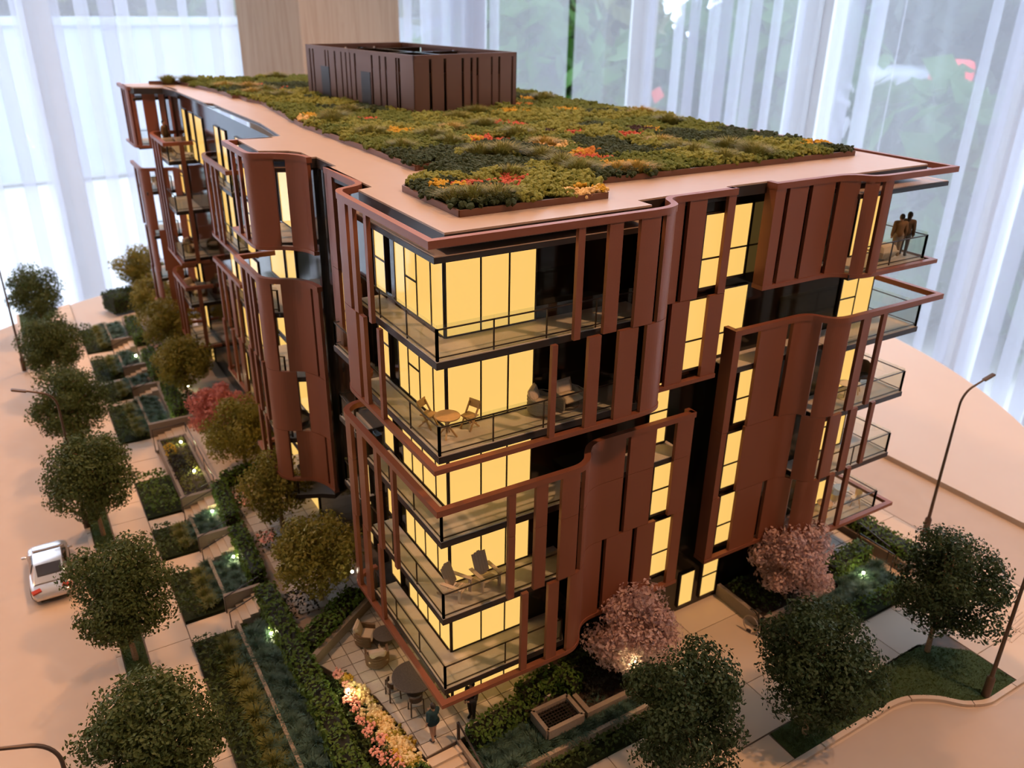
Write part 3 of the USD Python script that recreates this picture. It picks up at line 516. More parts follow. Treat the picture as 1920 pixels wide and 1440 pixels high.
hedge('low clipped hedge across the garden beside the left entrance walk', [(-2.6, 21.3), (-.3, 21.6)], .8, .1, 1.25)
hedge('clipped box hedge beyond the left entrance walk', [(-2.75, 36.2), (-3.0, 30.6)], .8, .1, 1.3)
hedge('dark clipped hedge facing the left entrance walk beyond the stairs', [(-2.3, 31.2), (-.4, 31.4)], .9, .1, 1.3, 'leaf_shrub')
hedge('clipped hedge in the far left gardens, nearer piece', [(-3.0, 41.8), (-3.0, 37.4)], .8, .1, 1.3); hedge('clipped hedge in the far left gardens, farther piece', [(-3.0, 49.5), (-3.0, 44.5)], .8, .1, 1.3)
hedge('dark square hedge at the far end of the left gardens', [(-3.9, 54.8), (-1.6, 55.6)], 2.2, .1, 1.6, 'leaf_shrub')
hedge('diagonal clipped hedge above the wall of the lower terrace', [(-2.75, 6.7), (.1, 8.7)], .95, .5, 1.35)
hedge('short clipped hedge by the foot of the terrace stairs', [(-2.6, -1.2), (-1.2, -1.0)], .8, 0, 1.0)
hedge('clipped hedge between lower terrace and fescue bed, right of the stairs', [(.75, -.62), (2.95, -.32)], .75, .4, 1.25)
hedge('clipped hedge bending round the grated planter', [(3.2, .1), (5.0, .25), (5.3, -.6)], .75, .5, 1.35)
hedge('clipped hedge beside the garden spot on the right of the blossom tree', [(19.7, -.45), (22.6, -.25)], .85, .2, 1.2)
hedge('hedge filling the concrete planter at the far right corner', [(24.4, -1.6), (24.4, 5.0)], 1.05, .4, 1.05)
hedge('dark hedge under the second garden tree', [(-1.9, 13.2), (-.2, 13.6)], .8, .4, 1.25, 'leaf_shrub')
def shrubs(label, x0, x1, y0, y1, z, m, h=.5, dens=70, ls=.10, cat='shrubs', sc=1.1, name='shrub_bed', flat=0):
    n = int((x1 - x0)*(y1 - y0)*dens); p = rectpts(x0, x1, y0, y1, n, RNG); f = meshkit.fbm(np.c_[p*sc, np.zeros(n)], 3, 5)
    e = np.minimum.reduce([p[:, 0] - x0, x1 - p[:, 0], p[:, 1] - y0, y1 - p[:, 1]]); hh = h*(.35 + 1.1*f)*np.clip(e/.25 + .25, 0, 1)
    zz = z + hh*(1 - RNG.uniform(0, .5, n)**2); g = np.c_[p - (np.array([x0 + x1, y0 + y1])/2), np.zeros(n)]*.12
    return obj(name, leaves(np.c_[p, zz], np.tile([0, 0, 1.], (n, 1)) + g, ls, RNG, .6, .75), M[m], label=label, category=cat, kind='stuff')
def bed(label, poly, z, m='bedground'): return obj('planting_bed', pr(shapely.Polygon(poly), -.12, z), M[m], label=label, category='bed')
def blades(n, R, H, rng, w=.016, lean=1.0):
    mb = []; a = rng.uniform(0, 2*math.pi, n); t = np.sqrt(rng.uniform(0, 1, n)); ba = np.c_[np.cos(a), np.sin(a)]*(t*R*.35)[:, None]; h = H*rng.uniform(.7, 1.1, n)*(1 - .35*t)
    dx = np.c_[np.cos(a), np.sin(a)]*(R*t*lean*rng.uniform(.6, 1.1, n))[:, None]; pr_ = np.c_[-np.sin(a), np.cos(a)]*w
    z0 = np.zeros(n); b0 = np.c_[ba - pr_, z0]; b1 = np.c_[ba + pr_, z0]; m0 = np.c_[ba + dx*.45 - pr_*.8, h*.72]; m1 = np.c_[ba + dx*.45 + pr_*.8, h*.72]; tp = np.c_[ba + dx, h*rng.uniform(.8, 1.0, n)]
    v = np.stack([b0, b1, m1, m0, tp], 1).reshape(-1, 3); k = np.arange(n)[:, None]*5; return v, np.vstack([k + [0, 1, 2], k + [0, 2, 3], k + [3, 2, 4]])
def tuft_proto(name, cat, m, n, R, H, seed, w=.016):
    def build(label):
        t = thing(name, label, cat); obj('blades', blades(n, R, H, np.random.default_rng(seed), w), M[m], t, kind='stuff'); return t
    return Proto(build)
fes = tuft_proto('fescue_tuft', 'grass', 'fescue', 260, .52, .46, 3, .017); fes2 = tuft_proto('fescue_tuft', 'grass', 'leaf_olive', 240, .52, .5, 4, .016)
def fescue_row(label, group, pts, z, sc=(.85, 1.2), pr_=None):
    for x, y in pts: (pr_ or fes)(label, (x + RNG.uniform(-.08, .08), y + RNG.uniform(-.1, .1), z), RNG.uniform(0, 6), RNG.uniform(*sc), group)
ys_beds = [(-4.5, 10.25, 'first'), (11.75, 15.35, 'second'), (16.85, 19.55, 'third'), (29.95, 35.5, 'fifth'), (36.4, 39.4, 'sixth'), (40.2, 44.4, 'seventh'), (46, 51.4, 'eighth')]
for y0, y1, nm in ys_beds:
    bed(f'dark soil bed beside the left sidewalk, {nm} from the front', [(-6.65, y0), (-3.6, y0), (-3.6, y1), (-6.65, y1)], .06)
    shrubs(f'low dark green shrubs along the sidewalk in the {nm} left bed from the front', -6.68, -5.7, y0, y1, .05, 'leaf_shrub', .55, 105, .085)
    shrubs(f'ground cover under the grasses in the {nm} left bed from the front', -5.8, -3.7, y0 + .05, y1 - .05, .05, 'leaf_shrub', .28, 75, .08, 'ground cover')
    for j, x in enumerate((-5.45, -4.95)): fescue_row(f'olive grass tuft in the {nm} left bed from the front', f'olive grasses in the {nm} left bed', [(x, y) for y in np.arange(y0 + .5 + .35*j, y1 - .3, .8)], .1, pr_=fes2 if j == 0 else fes)
    for j, x in enumerate((-4.45, -3.98)): fescue_row(f'blue fescue tuft behind the low wall in the {nm} left bed from the front', f'blue fescue in the {nm} left bed', [(x, y) for y in np.arange(y0 + .45 + .35*j, y1 - .3, .78)], .18)
    obj('low_wall', MB().box(-4.86, -4.72, y0, y1, -.1, .42), M['stone_edge'], label=f'thin stone edging wall between the grasses of the {nm} left bed from the front', category='wall')
for k, (y0, y1, nm) in enumerate([(10.3, 11.7, 'first'), (15.4, 16.8, 'second'), (19.6, 20.75, 'third'), (35.55, 36.35, 'fifth'), (39.45, 40.15, 'sixth'), (44.45, 45.9, 'seventh')]):
    g = thing('garden_steps', f'concrete path and steps with a side wall after the {nm} left bed from the front', 'steps')
    obj('path_slab', MB().box(-6.65, -4.9, y0, y1 - .1, -.12, -.005), M['paving'][k % 3], g)
    for j in range(4): obj('step', MB().box(-4.9 + j*.36, -3.4, y0 + .05, y1 - .15, -.1 if j == 0 else .14*j, .14*(j + 1)), M['paving'][(k + j) % 3], g)
    obj('side_wall', MB().box(-4.95, -3.35, y1 - .13, y1 + .05, -.1, .85), M['concrete'], g)
    hr_ = MB()
    for dy in (0, .0): hr_.tube([(-5.0, y0 + .12, .0), (-5.0, y0 + .12, .85), (-3.5, y0 + .12, 1.4)], .025, 5)
    hr_.tube([(-4.95, y1 - .2, .0), (-4.95, y1 - .2, .85), (-3.4, y1 - .2, 1.4)], .025, 5)
    obj('handrail', hr_, M['frame'], g)
# fourth bed: raised planter beside the left entrance walk
bed('soil bed beside the sidewalk before the left entrance walk', [(-6.65, 20.8), (-4.85, 20.8), (-4.85, 24.8), (-6.65, 24.8)], .06)
shrubs('bright green shrubs beside the sidewalk before the left entrance walk', -6.6, -4.9, 20.85, 24.8, .05, 'leaf_box', .7, 95, .095)
pl = thing('raised_planter', 'raised concrete planter with yellow and purple plants beside the left entrance walk', 'planter')
w = MB(); 
for a in ((-4.85, -3.2, 20.72, 20.88), (-4.85, -3.2, 27.7, 27.85), (-4.85, -4.7, 20.72, 27.85), (-3.35, -3.2, 20.72, 27.85)): w.box(*a, -.1, .82)
obj('wall', w, M['concrete'], pl); obj('soil', MB().box(-4.72, -3.33, 20.85, 27.75, 0, .7), M['soil'], pl)
shrubs('green shrubs filling the raised planter by the left entrance walk', -4.65, -3.4, 20.95, 27.6, .7, 'leaf_olive', .4, 90, .08)
shrubs('purple plant in the raised planter by the left entrance walk', -4.75, -3.9, 22.6, 25.2, .75, 'leaf_night', .55, 150, .08, 'plant', name='purple_shrub')
shrubs('yellow flowers at the end of the raised planter by the left entrance walk', -4.75, -4.1, 25.4, 26.4, .85, 'sedum_yellow', .4, 160, .07, 'flowers', name='yellow_flowers')
rl = MB()
for a, b in (((-5.0, 27.9), (-3.15, 27.95)), ((-3.15, 27.95), (-3.15, 20.8))): rl.tube([(*a, .0 if a[0] < -4 else .9), (*a, 1.5), (*b, 1.5)], .03, 5)
for y in (20.9, 23.2, 25.6): rl.tube([(-3.15, y, .7), (-3.15, y, 1.5)], .025, 5)
obj('planter_railing', rl, M['frame'], label='thin dark railing round the raised planter by the left entrance walk', category='railing')
ew = thing('entrance_walk', 'wide pale walkway with steps leading to the left entrance', 'walkway')
slabs(ew, [-6.65, -4.95], [24.85, 27.3, 29.85], 0, M['paving']); slabs(ew, [-3.15, -1.3, 1.0], [21.9, 24.2, 26.6, 28.7, 30.6], .45, M['paving'], t=.5)
for j in range(4): obj('step', MB().box(-4.95 + j*.4, -3.15, 27.95, 29.7, -.1, .11*(j + 1)), M['paving'][j % 3], ew)
obj('side_wall', MB().box(-4.95, -1.6, 29.72, 29.95, -.1, 1.0), M['concrete'], ew)
# inner terraces along the left facade
it = thing('garden_terrace', 'raised terrace strip with small gardens along the left facade', 'terrace')
obj('terrace_base', pr(shapely.Polygon([(-3.4, 6.9), (-2.6, 7.1), (.3, 8.6), (1.1, 8.4), (1.1, 21.8), (-2.7, 21.8), (-2.7, 21.2), (-3.4, 21.2)]), -.12, .45).add(*MB().box(-3.4, 1.1, 30.6, 52, -.12, .45).arr()), M['concrete'], it)
slabs(it, list(np.arange(-2.4, 1.2, .7)), list(np.arange(9.2, 21.6, .7)), .5, M['tile'], 'tile', .04, .05)
for k, (y0, y1) in enumerate([(8.9, 10.6), (14.3, 15.6), (17.9, 20.4), (32.3, 34.5), (37, 40), (42, 46)]):
    shrubs('dark shrubs with pink flowers in the inner left gardens, ' + ['first', 'second', 'third', 'fourth', 'fifth', 'sixth'][k] + ' patch from the front', -2.7, -1.5, y0, y1, .45, 'leaf_night' if k == 0 else 'leaf_shrub', .5, 90, .085)
    n = 60; c = np.c_[rectpts(-2.5, -1.6, y0 + .2, y1 - .2, n, RNG), RNG.uniform(.85, 1.0, n)]
    if k: obj('pink_flowers', leaves(c, np.tile([0, 0, 1.], (n, 1)), .09, RNG, .9, .5), M['sedum_pink'], label='pink flowers over dark shrubs in the inner left gardens, ' + ['', 'second', 'third', 'fourth', 'fifth', 'sixth'][k] + ' patch from the front', category='flowers', kind='stuff')
# ---- lower corner terrace with square tiles
ct = thing('corner_terrace', 'tiled garden terrace under the near corner of the building', 'terrace')
cp = shapely.Polygon([(-2.75, 6.1), (-1.35, 3.2), (-1.25, 2.3), (-.95, -.3), (.35, -.18), (5.3, -.12), (5.3, 1.6), (1.12, 1.6), (1.12, 8.6), (.6, 8.3)])
obj('terrace_base', pr(cp, -.12, .5), M['joint'], ct); slabs(ct, list(np.arange(-2.75, 5.5, .62)), list(np.arange(-.35, 8.8, .62)), .55, M['tile'], 'tile', .035, .06, cp)
dw = MB().wall(np.array([(.75, 8.52), (-2.95, 6.02)]), 0, 1.02, .22); obj('garden_wall', dw, M['concrete'], label='diagonal concrete garden wall behind the woven armchairs', category='wall')
stp = thing('terrace_stairs', 'pale stone stairs with a dark handrail from the corner terrace', 'stairs')
for j in range(5): obj('step', MB().obox((-.3, -.5 - j*.37, .23 - j*.055), (.62, .185, .23 - j*.055), .03), M['paving'][j % 3], stp)
obj('cheek_wall', MB().obox((.42, -1.3, .28), (.06, 1.1, .32), .03), M['concrete'], stp)
hr2 = MB().tube([(.4, -.22, .55), (.4, -.22, 1.4), (.48, -2.3, .7), (.48, -2.4, .0)], .035, 6).bar((.4, -.22, .5), (.4, -.22, 1.4), .09); obj('handrail', hr2, M['frame'], stp)
bed('soil bed of cream and pink flowers left of the corner terrace', [(-2.75, 5.9), (-2.85, -.9), (-1.0, -1.0), (-1.0, -.3), (-1.32, 2.3), (-1.4, 3.2)], .35)
def clumps(name, label, cat, pts, z, keys, wts, sc=(.7, 1.3), seed=1):
    rng = np.random.default_rng(seed); protos, ms = [], []
    for k in keys:
        for q in range(2): protos.append(sedum(rng)); ms.append(M['sedum_' + k])
    n = len(pts); ki = rng.choice(len(keys), n, p=np.array(wts)/sum(wts)); zz = np.broadcast_to(z, n)
    return scatter(name, protos, ms, np.c_[np.asarray(pts)[:, :2], zz + rng.uniform(-.03, .05, n)], ki*2 + rng.integers(0, 2, n), rng.uniform(0, 6.3, n), rng.uniform(*sc, n), label=label, category=cat)
ICO = trimesh.creation.icosahedron()
def sedum(rng, n=16, R=.30):
    mb = MB()
    for k in range(n):
        d = rng.normal(0, 1, 3); d[2] = abs(d[2])*.7; d /= np.linalg.norm(d); c = d*R*rng.uniform(.35, 1.0)*[1, 1, .62]; r = rng.uniform(.055, .10)
        v = np.asarray(ICO.vertices)*r*rng.uniform(.7, 1.3, (12, 1)); mb.add(v @ trimesh.transformations.random_rotation_matrix(rng.random(3))[:3, :3].T + c, ICO.faces)
    return mb
fp = shapely.Polygon([(-2.35, 5.6), (-2.55, -.6), (-1.15, -.85), (-1.1, 0), (-1.45, 2.4), (-1.6, 3.6)])
def inpoly(poly, n, rng):
    x0, y0, x1, y1 = poly.bounds; p = rectpts(x0, x1, y0, y1, n, rng); return p[shapely.contains_xy(poly, p[:, 0], p[:, 1])]
rg = np.random.default_rng(9); p = inpoly(fp, 420, rg); edge = -1.25 - p[:, 0] - .06*p[:, 1]
a = edge < .62; clumps('cream_flowers', 'cream and ivory flower clumps bordering the corner terrace', 'flowers', p[a], .55, ['ivory', 'cream', 'olive', 'yellow'], [5, 3, 2, .6], (.55, .95), 31)
b = ~a & (rg.random(len(p)) < .30); clumps('pink_flowers', 'pink flower clumps between box hedge and cream flowers', 'flowers', p[b], .68, ['pink'], [1], (.5, .8), 32)
shrubs('dark green leaves under the pink flowers beside the box hedge', -2.7, -1.75, -.8, 5.2, .35, 'leaf_shrub', .4, 110, .085)
# ---- right of the stairs
bed('soil bed in front of the corner terrace', [(.55, -2.2), (9.9, -2.2), (9.6, -1.5), (5.3, -1.5), (5.3, -.1), (.55, -.2)], .25)
fescue_row('dark fescue tuft in front of the corner terrace', 'fescue in front of the corner terrace', [(x, y) for x in np.arange(.9, 6.2, .62) for y in (-1.95, -1.45, -1.0) if not (3.1 < x < 4.9 and y > -1.8)], .25)
fescue_row('fescue tuft between low wall and walled planter left of the entrance', 'fescue before the walled planter', [(x, -1.85) for x in np.arange(6.4, 9.8, .55)], .2)
obj('low_wall', MB().box(.6, 7.6, -2.38, -2.22, -.1, .45), M['stone_edge'], label='low stone wall in front of the dark fescue bed', category='wall')
bed('soil bed between low stone wall and front sidewalk', [(.6, -3.15), (9.2, -3.15), (9.6, -2.4), (.6, -2.4)], .06)
shrubs('dark green shrubs in front of the low stone wall', .6, 9.3, -3.15, -2.42, .05, 'leaf_shrub', .5, 110, .09); shrubs('green shrubs at the corner of the entrance plaza left of the ring stand', 8.6, 10.0, -2.9, -1.9, .1, 'leaf_box', .5, 110, .09)
gp = thing('grated_planter', 'sunken planter with a pale rim and a dark grate', 'planter')
for a, b in (((3.2, -.75), (4.75, -.75)), ((4.75, -.75), (4.75, -1.8)), ((4.75, -1.8), (3.2, -1.8)), ((3.2, -1.8), (3.2, -.75))): obj('rim', MB().bar((*a, .75), (*b, .75), .16, .4), M['concrete'], gp)
for k in range(11): obj('grate_bar', MB().bar((3.32 + k*.132, -.83, .8), (3.32 + k*.132, -1.72, .8), .03), M['edge'], gp)
for k in range(7): obj('grate_bar', MB().bar((3.27, -.88 - k*.13, .81), (4.7, -.88 - k*.13, .81), .03), M['edge'], gp)
wp = thing('walled_planter', 'angular concrete planter with dark plants left of the entrance', 'planter')
wl = np.array([(5.25, -.1), (5.25, -1.5), (9.1, -1.5), (9.7, -.55), (10.9, 1.4)]); obj('wall', MB().wall(wl[::-1], -.1, .72, .2), M['concrete'], wp); obj('soil', pr(shapely.Polygon([*wl, (5.3, 1.5)]).buffer(-.1), -.1, .55), M['soil'], wp)
shrubs('dark purple plants in the walled planter left of the entrance', 5.45, 9.2, -1.25, .3, .55, 'leaf_night', .5, 130, .085); shrubs('dark green plants at the back of the walled planter left of the entrance', 5.4, 9.8, .1, 1.1, .55, 'leaf_shrub', .5, 100, .09)
w2 = thing('walled_planter', 'long concrete planter with dark plants right of the entrance', 'planter'); b2 = MB()
for q_ in ((14.65, 19.5, -1.3, -1.12), (14.65, 14.85, -1.3, 1.5), (19.32, 19.5, -1.3, .5)): b2.box(*q_, -.1, .62)
obj('wall', b2, M['concrete'], w2); obj('soil', MB().box(14.8, 19.35, -1.15, 1.4, 0, .5), M['soil'], w2)
shrubs('dark plants in the long planter right of the entrance', 14.95, 19.2, -1.0, 1.2, .5, 'leaf_night', .5, 110, .09); shrubs('dark green plants at the left end of the long planter right of the entrance', 14.9, 16.2, -1.0, 1.2, .6, 'leaf_shrub', .5, 80, .09)
bed('soil bed along the front sidewalk right of the entrance', [(15.0, -3.1), (23.0, -3.1), (23.0, -.9), (19.6, -.9), (19.6, -1.3), (15.0, -1.3)], .12)
obj('low_wall', MB().box(14.75, 14.95, -3.1, -.9, -.1, .42), M['concrete'], label='low concrete wall behind the bicycle', category='wall')
shrubs('green shrubs along the front sidewalk right of the entrance', 15.0, 22.9, -3.1, -2.2, .1, 'leaf_box', .5, 100, .095); shrubs('dark shrubs between bicycle and blossom tree', 15.0, 17.2, -2.3, -1.35, .12, 'leaf_shrub', .5, 100, .09)
fescue_row('blue fescue tuft beside the right blossom tree', 'blue fescue beside the right blossom tree', [(x, y) for x in np.arange(17.4, 22.8, .62) for y in (-1.95, -1.5)] + [(x, -1.0) for x in (20, 20.7, 21.4, 22.1, 22.7)], .15)
pt = thing('right_terrace', 'grey tiled terrace under the far right balconies', 'terrace'); tp_ = shapely.box(17.5, .3, 23.6, 5.0); obj('terrace_base', pr(tp_, -.12, .2), M['joint'], pt); slabs(pt, list(np.arange(17.5, 23.8, .75)), list(np.arange(.3, 5, .75)), .25, M['tile'], 'tile', .04, .06, tp_)
w3 = thing('concrete_planter', 'concrete planter box holding a hedge at the far right corner', 'planter'); b3 = MB()
for q_ in ((23.75, 25.1, -2.0, -1.85), (23.75, 23.92, -2.0, 5.2), (24.95, 25.1, -2.0, 5.2)): b3.box(*q_, -.1, .5)
obj('wall', b3, M['concrete'], w3)
rr = MB()
for a, b in (((22.9, .3), (23.3, -1.4)), ((23.65, .9), (23.65, -.9))): rr.tube([(*a, .2), (*a, 1.25), (*b, .95), (*b, .0)], .035, 5)
obj('handrail', rr, M['frame'], label='dark handrails beside the steps at the right terrace', category='railing')
# ---- lawns
def lawn(label, poly, n):
    pg = shapely.Polygon(poly); t = thing('lawn', label, 'lawn'); obj('turf', pr(pg, -.12, .0), M['lawn_base'], t); p = inpoly(pg, n, RNG)
    v, f = leaves(np.c_[p, np.full(len(p), .03)], np.tile([0, 0, .4], (len(p), 1)), .045, RNG, .35, .9); obj('grass', (v, f), M['leaf_shrub'], t, kind='stuff')
lawn('dark green lawn with a curved kerb at the lower right', [(10.8, -5.42), (10.75, -6.66), (15.9, -6.66), (16.95, -6.86), (17.95, -7.5), (18.65, -8.2), (19.65, -8.56), (21.5, -8.55), (21.5, -6.6), (19.9, -5.25)], 9000)
for k, (a, b) in enumerate(vs): lawn('narrow grass strip round the street tree on the left verge, ' + ['nearest', 'second', 'third', 'fourth', 'fifth', 'sixth', 'seventh', 'farthest'][k], [(-9.28, a), (-8.42, a), (-8.42, b), (-9.28, b)], 1400 if k < 4 else 500)
lawn('wider lawn on the street corner at the far left', [(-10.75, 52.5), (-9.3, 52.5), (-9.3, 58), (-10.6, 58)], 500)
shrubs('low round bushes on the far left verge by the street lamp', -10.7, -9.4, 44.0, 49.5, .0, 'leaf_shrub', .9, 80, .10, 'bushes')

# ---- planted roof
RB = shapely.Polygon([(3.25, 36.4), (3.25, 33.4), (3.6, 33.2), (3.6, 31.5), (4.0, 29.9), (3.15, 20.5), (3.28, 12), (3.28, 8.05), (4.7, 8.5), (1.45, 5.1), (1.43, 1.22), (6.72, 1.26), (7.4, 3.2), (20.85, 3.08), (20.85, 26), (18, 44), (.4, 44.1), (1.2, 43.5), (2.1, 43.2)])
gr = thing('green_roof', 'roof planting tray edged in dark brown metal', 'roof planting')
cr_ = np.array(RB.exterior.coords)
for a, b in zip(cr_[:-1], cr_[1:]):
    if np.hypot(*(b - a)) > .3: obj('tray_edge', MB().bar((*a, 19.19), (*b, 19.19), .07, .22), M['bronze'], gr)
obj('substrate', pr(RB.buffer(-.04), 19.1, 19.2), M['bedground'], gr)
EB = shapely.Polygon([en(-.1, -.1), en(EW + .1, -.1), en(EW + .1, EL + .1), en(-.1, EL + .1)])
rs = np.random.default_rng(12); pts = inpoly(RB.buffer(-.12).difference(EB), 11500, rs)
dist = np.hypot(pts[:, 0] - CAM[0], pts[:, 1] - CAM[1]); pts = pts[rs.random(len(pts)) < np.clip(34/dist, .35, 1)]
seeds = np.c_[rs.uniform(0, 21, 120), rs.uniform(0, 45, 120)]; lab = rs.choice(['mid', 'lime', 'dark', 'mid', 'lime'], 120)
acc = dict(yellow=[(14.2, 19.6), (18.4, 23.9), (8.1, 12.2), (2.5, 4.2), (9.5, 6.7), (17.3, 18.8), (20.4, 4.4), (10.0, 4.6), (5.9, 15.4), (4.2, 22.2), (16.7, 11.3), (6.4, 1.9)],
    red=[(11.8, 15.6), (8.6, 11.9), (3.4, 4.1), (4.6, 3.6), (12.7, 11.9), (14.8, 10.4), (6.2, 38.5), (7.1, 36), (6.3, 19.7), (5.0, 4.1), (9.8, 6.4)], cream=[(6.0, 1.6), (9.9, 9.4), (3.6, 21.0)], orange=[(10.4, 7.2), (16.1, 22), (6.3, 34)], plum=[(11.8, 12.7), (16.2, 16.8), (16.4, 11.5)],
    dark=[(4.1, 5.9), (5.1, 6.4), (9.4, 3.4), (8.6, 3.4), (13.3, 6.4), (5.4, 10.2), (6.7, 10.3), (14.8, 13.2), (20.4, 7.7), (20.3, 3.4), (5.5, 5.8)])
own = lab[np.argmin(((pts[:, None] - seeds[None])**2 + rs.normal(0, .25, (1, 120, 2)))[:, :, :].sum(2), 1)].astype(object)
for k, cs in acc.items():
    for c in cs:
        d = np.hypot(*((pts - c)*[1, 1]).T) + rs.normal(0, .12, len(pts)); own[d < (.75 if k in ('dark',) else .5 + .35*rs.random())] = k
names = dict(mid='mid green', lime='bright yellow-green', dark='dark green', yellow='golden yellow', red='coral red', cream='cream', orange='orange', plum='dark plum')
for k, nm in names.items():
    q_ = pts[own == k]
    if len(q_): clumps('roof_sedum', f'{nm} sedum patches on the planted roof', 'sedum', q_, 19.22 + .14*meshkit.fbm(np.c_[q_*.7, np.zeros(len(q_))], 2, 3), [k], [1], (.75, 1.35) if k in ('mid', 'lime', 'dark') else (.6, 1.05), 40 + len(nm))
ta = tuft_proto('roof_grass_tuft', 'grass', 'tuft', 420, .85, .72, 8, .016); tg = tuft_proto('roof_grass_tuft', 'grass', 'tuft_gold', 420, .85, .6, 9, .016)
for x, y, s in [(6.6, 13.5, 1), (6.5, 11.6, .95), (12.2, 19.6, 1.05), (10.3, 18.1, 1), (10.3, 15.4, 1), (10.1, 12.2, 1.1), (7.1, 8.4, 1.15), (6.4, 8.9, 1.0), (8.1, 7.2, 1), (8.0, 5.7, 1), (7.9, 4.4, 1), (2.4, 2.1, 1.05), (1.95, 2.4, .9), (3.1, 1.9, 1.0), (19.1, 12.7, 1.05), (14.1, 6.3, .9), (14.2, 5.5, .95), (16.3, 5.7, 1.05), (16.3, 4.5, 1.05), (14.3, 3.9, .95), (16.0, 3.9, 1), (4.7, 20.2, 1.2), (4.3, 19.5, 1), (6.4, 22.6, 1), (5.5, 30.7, 1), (4.6, 30.9, .9), (8.7, 42.5, 1.1), (1.5, 43.2, 1), (5.5, 34.0, 1), (2.6, 42.6, 1), (4.3, 11.5, .9), (4.6, 15.3, 1), (18.9, 23.6, 1.1), (5.4, 5.0, .8)]:
    ta('olive green grass tuft rising from the planted roof', (x, y, 19.2), x*3, s, 'olive grass tufts on the roof')
for x, y, s in [(8.3, 15.0, 1), (9.9, 9.7, 1), (20.2, 16.0, 1.1), (9.9, 3.7, .95), (9.2, 3.9, .9), (14.5, 7.9, 1), (4.5, 33.5, 1), (5.2, 36.7, 1.1), (3.9, 37.6, 1.1)]:
    tg('straw yellow grass tuft on the planted roof', (x, y, 19.2), x*3, s, 'straw yellow grass tufts on the roof')
# ---------------------------------------------------------------- furniture and figures on the balconies and terraces
def rbox(cx, cy, cz, hx, hy, hz, r=.04):
    """rounded box as a manifold hull of spheres"""
    sp = manifold3d.Manifold.sphere(r, 12); h = [sp.translate((cx + a*(hx - r), cy + b*(hy - r), cz + c*(hz - r))) for a in (-1, 1) for b in (-1, 1) for c in (-1, 1)]
    m = manifold3d.Manifold.batch_hull(h).to_mesh(); return np.array(m.vert_properties[:, :3]), np.array(m.tri_verts)
def cush(cx, cy, cz, hx, hy, hz, rx=0, puff=.35):
    """plump cushion"""
    n = 9; u = np.linspace(-1, 1, n); X, Y = np.meshgrid(u, u, indexing='ij'); prof = (1 - X**4)*(1 - Y**4); edge = .12
    v = []
    for sgn in (1, -1): v.append(np.stack([X*hx*(1 - .06*(1 - Y**2)*0), Y*hy, sgn*hz*(edge + (1 - edge)*np.sqrt(np.maximum(prof, 0)))], -1).reshape(-1, 3))
    v = np.vstack(v); f = []
    for i in range(n - 1):
        for j in range(n - 1): a = i*n + j; f += [(a, a + n, a + n + 1), (a, a + n + 1, a + 1), (n*n + a, n*n + a + n + 1, n*n + a + n), (n*n + a, n*n + a + 1, n*n + a + n + 1)]
    rim = [i*n for i in range(n)] + [(n-1)*n + j for j in range(1, n)] + [i*n + n - 1 for i in range(n - 2, -1, -1)] + [j for j in range(n - 2, 0, -1)]
    for a, b in zip(rim, rim[1:] + rim[:1]): f += [(a, n*n + a, b), (b, n*n + a, n*n + b)]
    m = trimesh.transformations.rotation_matrix(rx, [1, 0, 0]); return v @ m[:3, :3].T + [cx, cy, cz], np.array(f)
def fold_chair(label):
    t = thing('folding_chair', label, 'chair')
    obj('seat', rbox(0, 0, .45, .22, .2, .02, .015), M['wood'], t); obj('backrest', MB().obox((0, .26, .78), (.23, .018, .13), 0, -.15), M['wood'], t)
    for s in (-.2, .2): obj('leg', MB().bar((s, -.22, 0), (s, .25, .82), .045), M['wood'], t); obj('leg', MB().bar((s*.85, .26, 0), (s*.85, -.18, .45), .045), M['wood'], t)
    obj('stretcher', MB().bar((-.2, .1, .2), (.2, .1, .2), .035), M['wood'], t); return t
def round_table_wood(label):
    t = thing('round_table', label, 'table'); obj('table_top', MB().lathe([(.01, .70), (.40, .70), (.41, .715), (.41, .73), (.40, .745), (.01, .745)], 28), M['wood'], t, smooth=40)
    for a in (0.6, 2.17): c, s = math.cos(a)*.3, math.sin(a)*.3; obj('leg', MB().bar((-c, -s, 0), (c*.7, s*.7, .71), .05), M['wood'], t); obj('leg', MB().bar((c, s, 0), (-c*.7, -s*.7, .71), .05), M['wood'], t)
    return t
def tub(name, shell, seat, h=.72, w=.46):
    def build(label):
        t = thing(name, label, 'armchair'); a = np.linspace(-.15, math.pi + .15, 17); P = np.c_[np.cos(a)*w, np.sin(a)*w*.85]; P = np.vstack([[(w*.98, -.38)], P, [(-w*.98, -.38)]])
        mb = MB(); z1 = h
        for k in range(len(P) - 1):
            f0 = .78 + .22*max(0, min(1, (P[k][1] + .1)/.4)); f1 = .78 + .22*max(0, min(1, (P[k+1][1] + .1)/.4)); b = MB().wall(np.array([P[k], P[k+1]]), .1, 1, .07); v = b.v[0]; v[[2, 6], 2] = z1*f0; v[[3, 7], 2] = z1*f1
            v[[2, 3, 6, 7], 2] = [z1*f0, z1*f1, z1*f0, z1*f1]; mb.add(v, b.f[0])
        for z in (.2, .34, .48, .6): mb.tube(np.c_[P*1.015, np.full(len(P), z)], .014, 4)
        obj('shell', mb, M[shell], t); obj('base', MB().lathe([(.01, .04), (w*.8, .04), (w*.85, .12), (.01, .12)], 16), M[shell], t)
        obj('seat_cushion', cush(0, -.06, .36, w*.82, .36, .12), M[seat], t); obj('back_cushion', cush(0, .24, .64, w*.72, .26, .12, 1.25), M[seat], t); return t
    return Proto(build)
